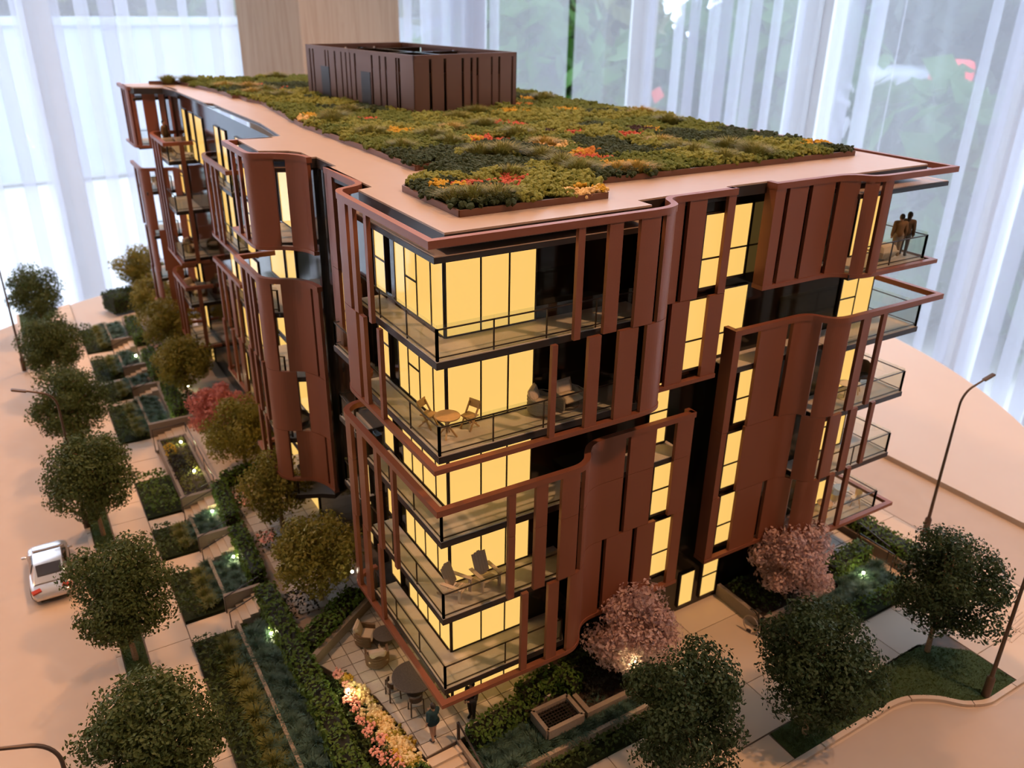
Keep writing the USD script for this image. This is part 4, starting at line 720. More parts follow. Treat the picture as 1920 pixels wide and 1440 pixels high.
def adirondack(label):
    t = thing('adirondack_chair', label, 'chair')
    for k in range(5): obj('back_slat', MB().obox(((k - 2)*.115, .26 + .0, .72), (.054, .016, .44 - .03*abs(k - 2)), 0, -.38), M['teak'], t)
    for k in range(5): obj('seat_slat', MB().obox((0, -.38 + k*.125, .37 - k*.035), (.29, .056, .014), 0, -.27), M['teak'], t)
    for s in (-.36, .36): obj('arm', MB().obox((s, -.06, .56), (.075, .40, .016)), M['teak'], t); obj('leg', MB().box(s - .03, s + .03, -.45, -.33, 0, .55), M['teak'], t); obj('leg', MB().bar((s*.82, -.42, .34), (s*.82, .55, .03), .05, .12), M['teak'], t)
    return t
def drum_table(label):
    t = thing('side_table', label, 'table'); obj('table_top', MB().lathe([(.01, .40), (.48, .40), (.50, .42), (.50, .45), (.01, .46)], 28), M['granite'], t, smooth=40); obj('base', MB().lathe([(.27, 0), (.25, .2), (.27, .41)], 20), M['granite'], t, smooth=40); return t
def dining_table(label):
    t = thing('dining_table', label, 'table'); obj('table_top', MB().lathe([(.01, .70), (.83, .70), (.86, .715), (.86, .745), (.83, .76), (.01, .76)], 40), M['granite'], t, smooth=40); obj('base', MB().lathe([(.34, 0), (.34, .03), (.09, .06), (.08, .7)], 16), M['dark_wood'], t, smooth=40); return t
def dining_chair(label):
    t = thing('dining_chair', label, 'chair'); obj('seat', rbox(0, 0, .45, .24, .23, .03, .02), M['weave'], t)
    a = np.linspace(.25, math.pi - .25, 9); obj('backrest', MB().wall(np.c_[np.cos(a)*.27, np.sin(a)*.24], .62, .84, .03), M['dark_wood'], t)
    for x, y in ((-.22, -.2), (.22, -.2), (-.23, .2), (.23, .2)): obj('leg', MB().bar((x*1.08, y*1.1, 0), (x, y, .46 if y < 0 else .72), .045), M['dark_wood'], t)
    return t
def egg_chair(label):
    t = thing('shell_chair', label, 'chair'); a = np.linspace(0, math.pi, 13); mb = MB()
    rows = [np.c_[np.cos(a)*r*.42, np.sin(a)*r*.40 + y, np.full(13, z)] for r, y, z in ((.55, -.1, .32), (.9, -.05, .45), (1.0, .0, .65), (.85, .08, .95), (.45, .12, 1.12))]
    v = np.vstack(rows); mb.add(v, [(i*13 + j, i*13 + j + 1, (i + 1)*13 + j + 1, (i + 1)*13 + j) for i in range(4) for j in range(12)]); obj('shell', mb, M['wicker'], t, smooth=60); obj('seat_cushion', cush(0, -.05, .45, .32, .3, .1), M['suit'], t)
    for x, y in ((-.25, -.25), (.25, -.25), (0, .25)): obj('leg', MB().bar((x, y, 0), (x*.6, y*.6, .36), .035), M['dark_wood'], t)
    return t
def cafe_chair(label):
    t = thing('cafe_chair', label, 'chair'); a = np.linspace(-.2, math.pi + .2, 13); mb = MB(); rows = [np.c_[np.cos(a)*r, np.sin(a)*r*.9, np.full(13, z)] for r, z in ((.02, .43), (.2, .44), (.25, .52), (.27, .78))]
    v = np.vstack(rows); mb.add(v, [(i*13 + j, i*13 + j + 1, (i + 1)*13 + j + 1, (i + 1)*13 + j) for i in range(3) for j in range(12)]).add(*MB().lathe([(.01, .42), (.22, .42), (.24, .45), (.01, .45)], 16).arr()); obj('seat', mb, M['cream'], t, smooth=50)
    for x, y in ((-.2, -.2), (.2, -.2), (-.2, .2), (.2, .2)): obj('leg', MB().bar((x*1.1, y*1.1, 0), (x*.7, y*.7, .43), .03), M['wood'], t)
    return t
def cafe_table(label, m='cream'):
    t = thing('cafe_table', label, 'table'); obj('table_top', MB().lathe([(.01, .71), (.36, .71), (.37, .735), (.01, .74)], 24), M[m], t, smooth=40); obj('stem', MB().lathe([(.24, 0), (.24, .02), (.03, .05), (.025, .71)], 12), M[m], t, smooth=40); return t
def lounger(label):
    t = thing('sun_lounger', label, 'lounger'); fr = MB()
    for s in (-.28, .28): fr.tube([(s, -.9, .02), (s, -.8, .3), (s, .0, .26), (s, .35, .32), (s, .95, .85)], .022, 5).tube([(s, .5, .02), (s, .25, .3)], .022, 5)
    obj('frame', fr, M['dark_wood'], t); obj('sling', MB().obox((0, -.38, .31), (.27, .42, .015)).obox((0, .55, .56), (.27, .42, .015), 0, .68), M['cushion'], t); return t
def sofa(label):
    t = thing('outdoor_sofa', label, 'sofa'); obj('frame', MB().box(-.9, .9, -.4, .4, .05, .26).box(-.9, .9, .3, .42, .05, .68).box(-.95, -.82, -.4, .42, .05, .52), M['wicker'], t)
    for x in (-.42, .42): obj('seat_cushion', cush(x, -.06, .34, .4, .34, .1), M['cushion'], t); obj('back_cushion', cush(x, .24, .6, .38, .24, .1, 1.3), M['cushion'], t)
    return t
def sling_chair(label):
    t = thing('sling_chair', label, 'chair')
    for s in (-.28, .28): obj('side_frame', MB().bar((s, -.35, 0), (s, .3, .8), .04).bar((s, .3, 0), (s, -.25, .55), .04).bar((s, -.35, .55), (s, .25, .55), .04), M['white'], t)
    obj('seat', MB().obox((0, -.02, .38), (.26, .27, .015), 0, -.12), M['white'], t); obj('backrest', MB().obox((0, .3, .68), (.26, .015, .24), 0, -.25), M['white'], t); return t
FA, FB, FC_, FD, FE_ = [LV[k] + .25 for k in 'ABCDE']
pf, prt, pad, pdc, pdt = Proto(fold_chair), Proto(round_table_wood), Proto(adirondack), Proto(dining_chair), Proto(drum_table)
tw, tg_ = tub('tub_chair', 'wicker', 'cushion'), tub('tub_chair', 'weave', 'cushion', .66, .5); pcc, pct, peg = Proto(cafe_chair), Proto(cafe_table), Proto(egg_chair)
prt('round oak folding table at the glass corner of the balcony', (.84, 1.05, FB), .3); pf('oak folding chair at the left of the round oak table on the corner balcony', (.62, 1.95, FB), .55); pf('oak folding chair at the right of the round oak table on the corner balcony', (1.72, 1.22, FB), -1.2)
tg_('grey woven armchair with a tilted cushion, nearer the lit window', (4.3, 1.05, FB), .75); tg_('grey woven armchair with an upright cushion between the copper fins', (5.35, .98, FB), .1)
pad('timber garden chair at the glass corner of the balcony, nearer the corner', (.98, .98, FD), .55); pad('timber garden chair on the corner balcony, nearer the copper fin', (2.15, 1.0, FD), .1)
tw('woven armchair with cream cushion facing the low round stone table', (-.6, 6.2, .55), .95); tw('woven armchair seen from behind with its cream cushion, by the flowers', (-.62, 4.75, .55), 2.9); pdt('low round stone table between the two woven armchairs', (.15, 5.75, .55))
Proto(dining_table)('large round stone dining table under the near building corner', (.05, 2.7, .55))
pdc('dark dining chair with its back to the flowers', (-.78, 2.85, .55), 1.5); pdc('dark dining chair at the near side of the stone table', (-.35, 1.75, .55), 3.0); pdc('dark dining chair half hidden under the copper corner rail', (.9, 2.0, .55), -2.2)
peg('woven shell chair with a dark cushion on the far right balcony', (21.9, 1.3, FC_), -.5); pcc('cream shell chair beside the woven shell chair', (20.9, .9, FC_), .5); pct('small cream table left of the woven shell chairs', (20.0, .7, FC_))
pct('cream café table on the lowest far right balcony', (22.0, 1.2, FE_)); pcc('cream shell chair left of the café table on the lowest far right balcony', (21.3, 1.0, FE_), 1.2); pcc('cream shell chair right of the café table on the lowest far right balcony', (22.3, .55, FE_), -2.4)
Proto(lambda l: cafe_table(l, 'wood'))('wooden table behind the copper fins on the lowest far right balcony', (20.2, .7, FE_)); Proto(lounger)('dark folding lounger behind the copper fin on the lowest far right balcony', (19.1, .9, FE_), 1.4)
Proto(lambda l: (lambda t: (obj('shell', cush(0, 0, .34, .5, .38, .3), M['cushion'], t), obj('base', MB().lathe([(.3, 0), (.34, .12), (.01, .14)], 14), M['weave'], t), t)[-1])(thing('pouf', l, 'pouf')))('rounded beige pouf on the top right balcony', (20.6, .7, FA))
pl_ = Proto(lounger); pl_('dark framed lounger on the terrace above the left facade', (.6, 36.6, FA), .5); Proto(sofa)('low cushioned sofa on the far left roof terrace', (.7, 39.4, FA), 0); pct('round side table beside the lounger on the far left terrace', (.2, 37.9, FA))
tw('woven armchair on the far left balcony below the roof terrace', (.3, 37.4, FC_), .8); tw('woven armchair with plump cushions on a lower far left balcony, farther one', (.2, 38.6, FD), .6); tw('woven armchair with plump cushions on a lower far left balcony, nearer one', (.5, 37.3, FD), -.4)
Proto(sling_chair)('white framed chair seen through a slot in the curved copper screen', (.35, 15.6, FE_), .4); tg_('woven chair with cream cushion behind the curved copper screen', (.3, 15.7, FD), .3); pcc('tan café chair on the farthest left balcony', (-.3, 43.6, FB), .5)
pcc('pale garden chair beside the pink blossom tree', (-.7, 29.6, .5), 1.0); pcc('pale garden chair under the left balconies', (.2, 28.9, .5), -.5)

# ---- people: one continuous body, clothes and hair as children
def person(label, pose, cloth):
    """pose: joints; cloth: list of (name, material, bones, swell)"""
    J = pose; t = thing('person', label, 'person')
    R = dict(head=.10, neck=.055, chest=.145, waist=.125, hip=.145, shl=.065, shr=.065, ell=.042, elr=.042, wrl=.032, wrr=.032, hal=.036, har=.036, hpl=.095, hpr=.095, knl=.062, knr=.062, anl=.042, anr=.042, tol=.036, tor=.036)
    bones = [('hip', 'waist'), ('waist', 'chest'), ('chest', 'neck'), ('chest', 'shl'), ('chest', 'shr'), ('shl', 'ell'), ('ell', 'wrl'), ('wrl', 'hal'), ('shr', 'elr'), ('elr', 'wrr'), ('wrr', 'har'), ('hip', 'hpl'), ('hip', 'hpr'), ('hpl', 'knl'), ('knl', 'anl'), ('anl', 'tol'), ('hpr', 'knr'), ('knr', 'anr'), ('anr', 'tor'), ('shl', 'shr'), ('neck', 'head')]
    def bone(a, b, g=0.0):
        return manifold3d.Manifold.batch_hull([manifold3d.Manifold.sphere(R[a] + g, 14).translate(tuple(J[a])), manifold3d.Manifold.sphere(R[b] + g, 14).translate(tuple(J[b]))])
    def finish(m, it=6):
        q = m.refine_to_length(.045).to_mesh(); tm = trimesh.Trimesh(np.array(q.vert_properties[:, :3]), np.array(q.tri_verts)); trimesh.smoothing.filter_taubin(tm, iterations=it); return np.asarray(tm.vertices), np.asarray(tm.faces)
    m = manifold3d.Manifold()
    for a, b in bones: m += bone(a, b)
    h = np.array(J['head']); f = np.array(J.get('face', (0, -1, 0)), float); s = np.array([-f[1], f[0], 0])
    m += manifold3d.Manifold.sphere(1, 18).scale((.085, .10, .125)).translate(tuple(h + [0, 0, .02])); m += manifold3d.Manifold.sphere(.02, 8).translate(tuple(h + f*.115 + [0, 0, .01]))
    for e in (-1, 1): m += manifold3d.Manifold.sphere(.022, 8).translate(tuple(h + s*e*.09))
    for w, hn in (('wrl', 'hal'), ('wrr', 'har')):
        d = np.array(J[hn]) - np.array(J[w]); d /= np.linalg.norm(d); side = np.cross(d, [0, 1, .2]); side /= np.linalg.norm(side)
        for k, L in enumerate((.075, .088, .092, .08)):
            o = np.array(J[hn]) + side*(k - 1.5)*.02; m += manifold3d.Manifold.batch_hull([manifold3d.Manifold.sphere(.011, 8).translate(tuple(o)), manifold3d.Manifold.sphere(.008, 8).translate(tuple(o + d*L))])
        o = np.array(J[hn]) - side*.03; m += manifold3d.Manifold.batch_hull([manifold3d.Manifold.sphere(.011, 8).translate(tuple(o)), manifold3d.Manifold.sphere(.008, 8).translate(tuple(o + d*.045 - side*.03))])
    obj('body', finish(m, 4), M[cloth['skin']], t, smooth=60)
    for nm, mt, bs, g in cloth['wear']:
        c = manifold3d.Manifold()
        for a, b in bs: c += bone(a, b, g)
        obj(nm, finish(c), M[mt], t, smooth=60)
    hb = manifold3d.Manifold.sphere(1, 16).scale((.105, .118, .128)).translate(tuple(h - f*.028 + [0, 0, .045]))
    if cloth.get('long'): hb += manifold3d.Manifold.batch_hull([manifold3d.Manifold.sphere(.085, 12).translate(tuple(h - f*.05)), manifold3d.Manifold.sphere(.07, 12).translate(tuple(h - f*.10 - [0, 0, .30]))])
    if cloth.get('bun'): hb += manifold3d.Manifold.sphere(.055, 10).translate(tuple(h - f*.12 + [0, 0, .03]))
    hb -= manifold3d.Manifold.cube((.3, .16, .26), True).translate((0, -.16, -.02)).rotate((0, 0, math.degrees(math.atan2(f[0], -f[1])))).translate(tuple(h))
    obj('hair', finish(hb, 3), M['hair'], t, smooth=60)
    eyes = MB()
    for e in (-1, 1): eyes.tm(trimesh.creation.icosphere(1, .012), T(*(h + f*.098 + s*e*.035 + [0, 0, .035])))
    obj('eyes', eyes, M['hair'], t); return t
UP = [('hip', 'waist'), ('waist', 'chest'), ('chest', 'shl'), ('chest', 'shr'), ('shl', 'shr')]; AL = [('shl', 'ell'), ('ell', 'wrl'), ('shr', 'elr'), ('elr', 'wrr')]; LG = [('hip', 'hpl'), ('hip', 'hpr'), ('hpl', 'knl'), ('knl', 'anl'), ('hpr', 'knr'), ('knr', 'anr')]; SH = [('anl', 'tol'), ('anr', 'tor')]
def base(sw=.0, head=(0, 0)):
    return dict(hip=(0, 0, .95), waist=(0, .01, 1.1), chest=(0, .0, 1.3), neck=(0, .01, 1.47), head=(head[0], head[1] - .01, 1.6), shl=(-.185, 0, 1.38), shr=(.185, 0, 1.38), ell=(-.24, .03, 1.1), elr=(.24, .03, 1.1), wrl=(-.24, -.05, .86), wrr=(.24, -.05, .86), hal=(-.235, -.08, .78), har=(.235, -.08, .78),
        hpl=(-.09, 0, .9), hpr=(.09, 0, .9), knl=(-.1, -.02 - sw*.5, .49), knr=(.1, -.02 + sw*.5, .49), anl=(-.1, .03 - sw, .07), anr=(.1, .03 + sw, .09), tol=(-.11, -.13 - sw, .035), tor=(.11, -.13 + sw, .035))
j1 = base(.10); j1.update(ell=(-.23, -.08, 1.12), wrl=(-.12, -.28, 1.12), hal=(-.08, -.33, 1.14)); j2 = base(-.06); j2.update(elr=(.22, -.1, 1.12), wrr=(.08, -.25, 1.08), har=(.03, -.29, 1.08))
p1 = person('woman in a dark teal dress and heels walking at the top of the terrace stairs', j1, dict(skin='skin', bun=1, wear=[('dress', 'teal', UP + [('shl', 'ell'), ('shr', 'elr'), ('hip', 'hpl'), ('hip', 'hpr'), ('hpl', 'hpr')], .028), ('skirt', 'teal', [('hip', 'hpl'), ('hip', 'hpr'), ('hpl', 'hpr')], .07), ('shoes', 'shoe', SH, .012)]))
place(p1, (-.36, .25, .55), 3.3); 
p2 = person('man in a dark suit standing on the corner terrace near the clipped hedge', j2, dict(skin='skin_dark', wear=[('jacket', 'suit', UP + AL, .028), ('trousers', 'suit', LG, .018), ('shoes', 'shoe', SH, .012)]))
place(p2, (1.3, .42, .55), -1.0)
p3 = person('man in tan jacket and khaki trousers on the top right balcony', base(.05), dict(skin='skin_dark', wear=[('jacket', 'tan', UP + AL, .032), ('trousers', 'khaki', LG, .03), ('shoes', 'shoe', SH, .012)])); place(p3, (21.45, .72, FA), 2.4)
p4 = person('long-haired woman in a dark olive jacket beside the man on the top right balcony', base(-.05), dict(skin='skin_dark', long=1, wear=[('jacket', 'olive', UP + AL, .03), ('trousers', 'denim', LG, .012), ('shoes', 'shoe', SH, .012)])); place(p4, (21.8, .62, FA), 2.0, 1.04)
p5 = person('person in tan clothes standing on the far left roof terrace', base(.03), dict(skin='skin_dark', wear=[('jacket', 'tan', UP + AL, .03), ('trousers', 'olive', LG, .015), ('shoes', 'shoe', SH, .012)])); place(p5, (.25, 40.0, FA), .8, 1.08)

# ---- street furniture
def lamp(label, H=8.4, reach=1.6):
    t = thing('street_lamp', label, 'street lamp'); obj('base', MB().lathe([(.16, 0), (.16, .9), (.11, 1.0), (.09, 1.02)], 12), M['pole'], t, smooth=40)
    a = np.linspace(0, 1.15, 8); arc = [(reach*.55*(1 - math.cos(x)), 0, H - 1.0 + math.sin(x)*.95) for x in a]; e = arc[-1]
    obj('pole', MB().tube([(0, 0, .9)] + arc + [(e[0] + .75, 0, e[2] + .3)], [.085] + [.055]*8 + [.045], 8), M['pole'], t, smooth=60)
    obj('lamp_head', MB().add(*rbox(0, 0, 0, .34, .12, .055, .05)).mv(trimesh.transformations.rotation_matrix(-.35, [0, 1, 0])).mv(T(e[0] + 1.0, 0, e[2] + .38)), M['pole'], t, smooth=40); return t
lp = Proto(lamp); lp('tall street lamp beyond the right terrace, its head in front of the curtain', (27.55, -.33, 0), -.15); lp('tall street lamp on the point of the lawn, its top outside the picture', (19.65, -8.42, 0), -.6)
lp('street lamp on the left kerb with its head over the street between two trees', (-9.42, 21.6, 0), math.pi, .93); lp('street lamp at the far left corner with its head outside the picture', (-10.9, 44.9, 0), math.pi, 1.0); lp('street lamp at the lower left edge, only its bent top in the picture', (-11.2, -1.3, 0), math.pi, 1.0)
def ringstand(label):
    t = thing('bicycle_stand', label, 'bicycle stand'); a = np.linspace(-1.2, 2*math.pi - 1.94, 26); obj('ring', MB().tube(np.c_[np.cos(a)*.36, np.zeros(26), .44 + np.sin(a)*.40], .026, 6), M['steel'], t, smooth=60)
    obj('foot', MB().box(-.06, .06, -.04, .04, 0, .12).box(.04, .14, -.04, .04, 0, .10), M['edge'], t); return t
rp = Proto(ringstand); rp('steel ring bicycle stand standing alone on the plaza', (10.98, -1.2, 0), 1.75); rp('steel ring stand in front of the bicycle wheel', (14.2, -1.05, 0), 1.75); rp('steel ring stand behind the bicycle frame', (14.45, -1.75, 0), 1.75)
def bike(label):
    t = thing('bicycle', label, 'bicycle')
    for y in (-.56, .56):
        a = np.linspace(0, 2*math.pi, 25); w = obj('wheel', MB().tube(np.c_[np.zeros(25), y + np.cos(a)*.36, .36 + np.sin(a)*.36], .03, 5, False), M['tyre'], t)
        for k in range(12): x = k*math.pi/6; obj('spoke', MB().bar((0, y, .36), (0, y + math.cos(x)*.34, .36 + math.sin(x)*.34), .016), M['steel'], w)
    f = MB()
    for a, b in (((0, .56, .36), (0, .2, .40)), ((0, .56, .36), (0, .28, .82)), ((0, .2, .40), (0, .3, .9)), ((0, .2, .4), (0, -.36, .82)), ((0, .27, .84), (0, -.36, .86)), ((0, -.56, .36), (0, -.34, .98))): f.tube([a, b], .028, 6)
    obj('frame', f, M['edge'], t); obj('handlebar', MB().tube([(-.26, -.28, 1.0), (-.1, -.35, 1.02), (.1, -.35, 1.02), (.26, -.28, 1.0)], .022, 5), M['steel'], t); obj('saddle', rbox(0, .31, .93, .07, .13, .035, .03), M['tyre'], t); return t
place(bike('dark bicycle leaning by the ring stands at the entrance planter'), (14.62, -1.3, 0), -.12)
# ---- the silver car
def car(label):
    t = thing('car', label, 'car'); L, W = 4.35, 1.82
    sx = np.array([-2.17, -2.1, -1.85, -1.4, -.8, -.2, .45, 1.0, 1.5, 1.85, 2.08, 2.17]); hw = np.array([.62, .78, .86, .90, .90, .87, .86, .88, .90, .86, .74, .56]); zt = np.array([.50, .64, .72, .80, .86, .88, .90, .90, .86, .78, .66, .52]); zb = np.array([.34, .28, .2, .2, .2, .2, .2, .2, .2, .22, .28, .36])
    a = np.linspace(0, 2*math.pi, 21)[:-1]; v = []
    for x, w, z1, z0 in zip(sx, hw, zt, zb):
        c, h = (z1 + z0)/2, (z1 - z0)/2; e = .42; v += [(np.sign(math.cos(q))*abs(math.cos(q))**e*w, x, c + np.sign(math.sin(q))*abs(math.sin(q))**e*h) for q in a]
    n = 20; m = len(sx); f = [(i*n + j, i*n + (j + 1) % n, (i + 1)*n + (j + 1) % n, (i + 1)*n + j) for i in range(m - 1) for j in range(n)]
    mb = MB().add(v, [(q[3], q[2], q[1], q[0]) for q in f]); mb.add(v[:n] + [(0, sx[0], .42)], [(j, (j + 1) % n, n) for j in range(n)]); mb.add(v[-n:] + [(0, sx[-1], .44)], [((j + 1) % n, j, n) for j in range(n)])
    obj('body', mb, M['car_paint'], t, smooth=50)
    def loft(secs): 
        q = []
        for x, w0, w1, z0, z1 in secs: q += [(-w0, x, z0), (-w1, x, z1), (w1, x, z1), (w0, x, z0)]
        k = len(secs); return MB().add(q, [(i*4 + j, i*4 + (j + 1) % 4, i*4 + 4 + (j + 1) % 4, i*4 + 4 + j) for i in range(k - 1) for j in range(4)] + [(3, 2, 1, 0), (4*k - 4, 4*k - 3, 4*k - 2, 4*k - 1)])
    obj('cabin', loft([(-1.55, .72, .60, .80, .82), (-1.0, .78, .60, .84, 1.06), (-.45, .80, .60, .86, 1.24), (.25, .80, .60, .88, 1.27), (.6, .80, .58, .88, 1.2), (1.25, .74, .6, .88, .9)]), M['car_paint'], t, smooth=25)
    obj('rear_window', loft([(-1.22, .5, .5, .955, .99), (-.62, .53, .53, 1.19, 1.225)]), M['car_glass'], t); obj('windscreen', loft([(.55, .55, .55, 1.19, 1.235), (1.2, .66, .66, .9, .935)]), M['car_glass'], t)
    for s in (-1, 1):
        obj('side_window', MB().add([(s*.805, -.75, .92), (s*.80, .85, .92), (s*.665, .4, 1.2), (s*.665, -.4, 1.2), (s*.78, -.75, .92), (s*.78, .85, .92), (s*.63, .4, 1.2), (s*.63, -.4, 1.2)], [(0, 1, 2, 3), (7, 6, 5, 4), (0, 4, 5, 1), (1, 5, 6, 2), (2, 6, 7, 3), (3, 7, 4, 0)]), M['car_glass'], t)
        obj('tail_lamp', MB().obox((s*.63, -1.98, .70), (.19, .10, .055), -s*.35, .3), M['tail'], t); obj('mirror', MB().add(*rbox(s*1.0, .75, .93, .11, .05, .05, .03)), M['car_paint'], t)
        for y in (-1.35, 1.38): 
            w = obj('wheel', MB().lathe([(.01, -.1), (.30, -.1), (.33, -.06), (.33, .06), (.30, .1), (.01, .1)], 20).mv(trimesh.transformations.rotation_matrix(math.pi/2, [0, 1, 0])).mv(T(s*.80, y, .33)), M['tyre'], t, smooth=40); obj('hub_cap', MB().lathe([(.01, .0), (.2, 0), (.2, .02), (.01, .03)], 14).mv(trimesh.transformations.rotation_matrix(s*math.pi/2, [0, 1, 0])).mv(T(s*.90, y, .33)), M['steel'], w)
    obj('bumper', MB().add(*rbox(0, -2.1, .38, .72, .09, .10, .06)), M['car_paint'], t, smooth=40); obj('exhaust_panel', MB().box(-.55, .55, -2.17, -2.0, .2, .29), M['tyre'], t); return t
place(car('silver sports coupé driving away on the left street'), (-11.3, 18.25, -.09), -.02, .97)
# ---- garden lights: small glowing bulbs on short stakes
def glight(label):
    t = thing('garden_light', label, 'garden light'); obj('bulb', MB().tm(trimesh.creation.icosphere(2, .055), T(0, 0, .1)), M['bulb'], t); obj('stake', MB().lathe([(.02, -.1), (.03, .06)], 6), M['edge'], t); return t
gl = Proto(glight)
for (x, y, z), lab in [((-3.78, 8.6, .45), 'glowing garden light at the hedge of the nearest left bed'), ((-3.8, 14.6, .5), 'glowing garden light in the second left bed by the hedge'), ((-3.75, 19.0, .5), 'glowing garden light in the third left bed beside the path'), ((-3.8, 22.6, 1.05), 'glowing garden light in the raised planter, nearer one'), ((-3.75, 26.3, 1.05), 'glowing garden light in the raised planter, near the yellow flowers'),
    ((-3.75, 30.6, .5), 'glowing garden light beyond the entrance walk stairs'), ((-3.75, 42.4, .5), 'glowing garden light in the far left gardens'), ((-2.3, 3.55, .95), 'glowing garden light among pink flowers by the box hedge'), ((9.75, -1.75, .55), 'glowing garden light at the plaza corner of the left planter'), ((21.2, -1.35, .55), 'glowing garden light beside the right blossom tree'),
    ((7.0, -1.8, 2.3), 'small light shining among the pale blossoms left of the entrance'), ((-1.7, 34.6, .75), 'glowing light among pink flowers by the far left hedge')]: gl(lab, (x, y, z))
def sfit(label):
    t = thing('wall_light', label, 'wall light'); obj('bulb', MB().tm(trimesh.creation.icosphere(2, .06)), M['bulb_small'], t); return t
ws = Proto(sfit); ws('bright spark of a small light at the left end of the lowest copper rail', (-.5, 7.35, 3.3)); ws('tiny white light on the dark wall between the copper screens', (1.5, 11.4, 5.0))
# ---------------------------------------------------------------- windows, curtains and the garden outside
obj('wooden_column', MB().obox((25.2, 79.5, (FZ + CZ)/2), (7.6, 5.0, (CZ - FZ)/2), .42), M['larch'], label='broad timber-clad column between the curtained windows', category='column')
for k in range(11): pass
def facade(n, pts, gaps):
    t = f'window_{n}'; P = np.array(pts, float); d = (P[1] - P[0]); L = np.hypot(*d); d /= L; nn = np.array([-d[1], d[0]]); fr = MB(); a = math.atan2(d[1], d[0])
    for g in gaps:
        c = P[0] + d*g; fr.obox((*c, (FZ + CZ)/2), (1.5, 1.5, (CZ - FZ)/2), a); fr.obox((*(c - nn*1.55), (FZ + CZ)/2), (.12, .12, (CZ - FZ)/2), a)
    for z in (FZ + 1.2, CZ - 2): fr.obox((*((P[0] + P[1])/2), z), (L/2, 1.4, 1.2 if z < 0 else 2), a)
    w = obj(t, fr, M['white'], kind='structure')
    for g0, g1 in zip(gaps[:-1], gaps[1:]): m = P[0] + d*(g0 + g1)/2; obj('pane', MB().obox((*m, (FZ + CZ)/2), ((g1 - g0)/2 - 1.4, .2, (CZ - FZ)/2 - 2.5), a), M['window_glass'], w)
facade(1, [(-86, 88), (22, 88)], [0, 21, 42, 62.5, 83, 107])
facade(2, [(28, 90), (80, 56)], [1, 20, 41, 61.5]); facade(3, [(80, 56), (90, -30)], [1.5, 26, 36.5, 60, 86])
def curtain(label, pts, seed, wl=5.2, amp=1.0, lap=1.25):
    rng = np.random.default_rng(seed); P = curve(pts, (), 10); s = np.r_[0, np.cumsum(np.hypot(*np.diff(P, axis=0).T))]; L = s[-1]; n = int(L*7); u = np.linspace(0, L, n)
    ph = np.cumsum(np.clip(1 + .75*np.interp(u, np.linspace(0, L, int(L/5) + 2), rng.normal(0, 1, int(L/5) + 2)), .35, 2.4))*(L/n)*2*math.pi/wl
    am = amp*np.clip(1 + .35*np.interp(u, np.linspace(0, L, int(L/7) + 2), rng.normal(0, 1, int(L/7) + 2)), .5, 1.7); us = np.clip(u + lap*np.sin(2*ph)*.9, 0, L)
    x = np.interp(us, s, P[:, 0]); y = np.interp(us, s, P[:, 1]); d = np.gradient(P, axis=0); tx = np.interp(us, s, d[:, 0]); ty = np.interp(us, s, d[:, 1]); q = np.hypot(tx, ty); nx, ny = -ty/q, tx/q
    rows = []
    for z in np.linspace(FZ + .3, CZ - .5, 9):
        k = .75 + .35*(CZ - z)/(CZ - FZ); off = am*np.sin(ph)*k + .25*np.sin(ph*.31 + z*.03); rows.append(np.c_[x + nx*off, y + ny*off, np.full(n, z)])
    v = np.vstack(rows); i, j = np.meshgrid(np.arange(8), np.arange(n - 1), indexing='ij'); a = (i*n + j).ravel(); f = np.c_[a, a + 1, a + n + 1, a + n]
    return obj('curtain', MB().add(v, f), M['sheer'], smooth=70, label=label, category='curtain')
curtain('sheer white pleated curtain left of the timber column', [(-84, 76), (-50, 77), (-18, 79), (6, 81), (17.5, 82)], 3, 6.0, 1.0, 1.3)
curtain('sheer white pleated curtain directly right of the timber column', [(32, 83), (42, 77), (52, 69)], 4, 5.0, 1.0, 1.2)
curtain('sheer white pleated curtain in the middle of the right windows', [(52.5, 68.6), (62, 58), (69, 46)], 5, 5.4, 1.0, 1.2)
curtain('sheer white curtain with wide flat folds at the right edge', [(69.3, 45.4), (75, 31), (78.5, 14), (80, -4), (81, -30)], 6, 8.0, .9, 1.4)
# outside
FG = -40.0
obj('garden_ground', MB().box(-700, 900, -700, 1100, FG - 3, FG), M['rngfloor'], label='sunlit pale paving outside the windows', category='ground')
obj('garden_wall', MB().obox((-60, 330, (FG + 12)/2 + 2), (240, 4, (12 - FG)/2), .05).obox((-60, 330, 15), (243, 6, 1.2), .05), M['gwall'], label='long pale blue-grey garden wall outside the left windows', category='wall')
def outtree(label, pos, R, H, m, seed, name='garden_tree', n=2600, ls=4.2, z0=12, cat='tree'):
    rng = np.random.default_rng(seed); t = thing(name, label, cat, (*pos, FG)); C, N = [], []
    for k in range(16):
        a = rng.uniform(0, 6.28); c = np.array([math.cos(a), math.sin(a), 0])*R*rng.uniform(.1, .7); c[2] = rng.uniform(z0, H*.85); p, d = blob_pts(c, np.array([1, 1, .9])*R*rng.uniform(.3, .5), n//16, rng, .6); C.append(p); N.append(d)
    if z0 > 5: obj('trunk', MB().tube([(0, 0, 0), (2, 1, H*.4), (0, 0, H*.8)], [5, 4, 1.5], 8), M['bark'], t)
    obj('foliage', leaves(np.vstack(C), np.vstack(N), ls, rng, .6, .6), M[m], t, kind='stuff')
def pol(px, d):   # direction of a column of the view, for siting the garden plants at a distance
    a = math.radians(58.38) - math.atan((px - 960)/1555.4); return (CAM[0] + d*math.cos(a), CAM[1] + d*math.sin(a))
k = 0
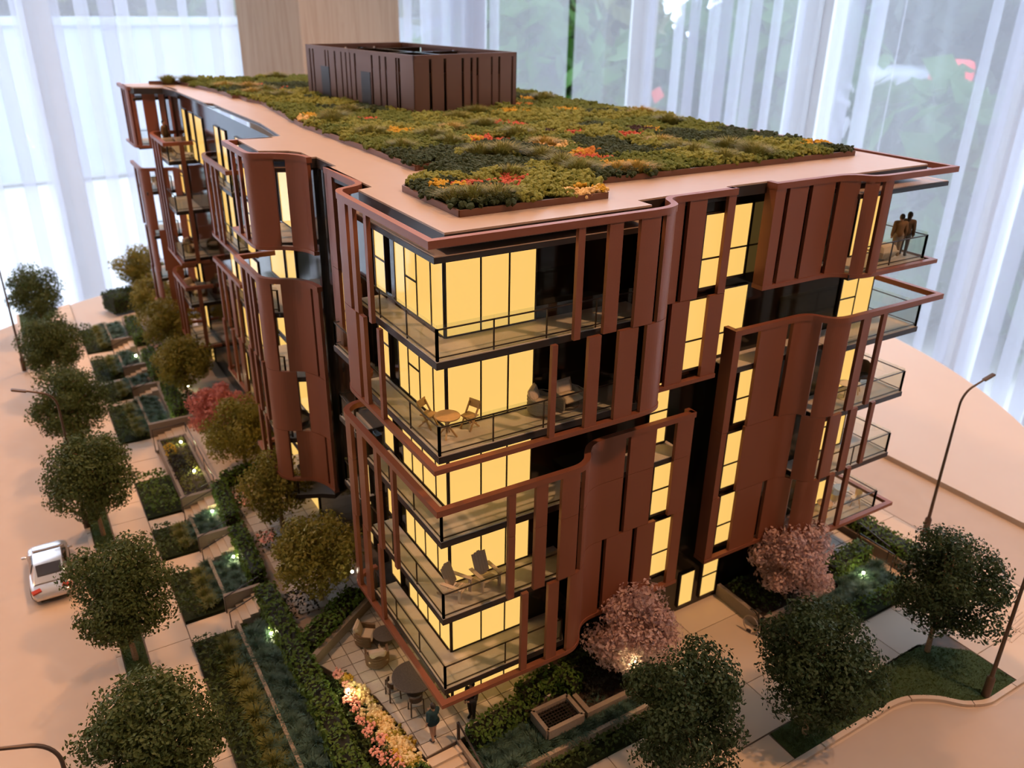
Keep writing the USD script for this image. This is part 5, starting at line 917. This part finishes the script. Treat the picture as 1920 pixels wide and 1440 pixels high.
for lab, px, d, R, H, m, nm, z0 in [('yellow-green tree above the garden wall behind the left curtain', 130, 470, 60, 120, 'out_dark', 'garden_tree', 30), ('pale tree above the garden wall left of the timber column', 250, 440, 60, 120, 'out_leaf2', 'garden_tree', 30), ('dark tree beside the timber column outside', 480, 460, 60, 125, 'out_leaf', 'garden_tree', 30),
    ('bright tree outside directly right of the timber column', 800, 430, 65, 130, 'out_leaf2', 'garden_tree', 25), ('green bush outside behind the rooftop enclosure', 900, 300, 36, 60, 'out_leaf', 'garden_bush', 0), ('tall green bush outside, first right of the rooftop enclosure', 1010, 270, 36, 66, 'out_leaf', 'garden_bush', 0), ('yellow leaved bush outside in the middle of the right curtain', 1095, 300, 38, 75, 'out_leaf2', 'garden_bush', 0),
    ('large bright bush with red flowers outside', 1290, 235, 40, 66, 'out_leaf', 'garden_bush', 0), ('large sunlit bush outside beside the flat grey fold', 1440, 225, 38, 72, 'out_leaf', 'garden_bush', 0), ('dark tree in the far garden behind the right curtain', 1600, 620, 90, 150, 'out_dark', 'garden_tree', 40), ('olive tree in the far garden near the right edge', 1760, 560, 80, 140, 'out_dark', 'garden_tree', 40), ('dark bush in the far garden at the right edge', 1900, 500, 80, 120, 'out_dark', 'garden_tree', 20),
    ('low sunlit bush outside behind the far right balcony', 1660, 205, 30, 36, 'out_leaf', 'garden_bush', 0), ('tall sunlit bush outside left of the right window frame', 1800, 215, 34, 48, 'out_leaf', 'garden_bush', 0), ('sunlit bush outside at the right edge', 1905, 200, 34, 46, 'out_leaf', 'garden_bush', 0), ('dark hedge outside behind the wall of green', 1180, 380, 60, 60, 'out_dark', 'garden_bush', 0)]:
    k += 1; outtree(lab, pol(px, d), R, H, m, 60 + k, nm, 2600, 4.4 if d < 400 else 7.0, z0, 'bush' if z0 == 0 else 'tree')
for lab, px, d, z in [('red flowers on the bush outside', 1400, 200, 18), ('red flowers low outside beside the plaza curtain', 1280, 205, 14), ('red flowers far outside at the right', 1330, 215, 22)]:
    rng = np.random.default_rng(px); c = rng.normal(0, 1, (220, 3))*[11, 9, 7] + [*pol(px, d), FG + z]; obj('garden_flowers', leaves(c, rng.normal(0, 1, (220, 3)), 2.6, rng), M['out_red'], label=lab, category='flowers', kind='stuff')
def bx(lab, nm, cat, px, d, hx, hy, h, m): p = pol(px, d); obj(nm, MB().add(*rbox(p[0], p[1], FG + h/2, hx, hy, h/2, min(3, hx*.4, h*.3))), M[m], label=lab, category=cat)
bx('red garden parasol cover outside near the right edge', 'red_cover', 'cover', 1722, 420, 7, 7, 44, 'red_paint'); bx('red cushion box outside low on the right', 'red_box', 'box', 1690, 260, 8, 8, 18, 'red_paint'); bx('red box outside behind the right window frame', 'red_box', 'box', 1830, 300, 7, 7, 30, 'red_paint')
bx('slim blue post outside behind the right curtain', 'blue_post', 'post', 1722, 330, 1.6, 1.6, 40, 'blue_paint'); bx('grey low shed outside behind the right curtain', 'grey_shed', 'shed', 1620, 480, 60, 20, 36, 'grey_paint')
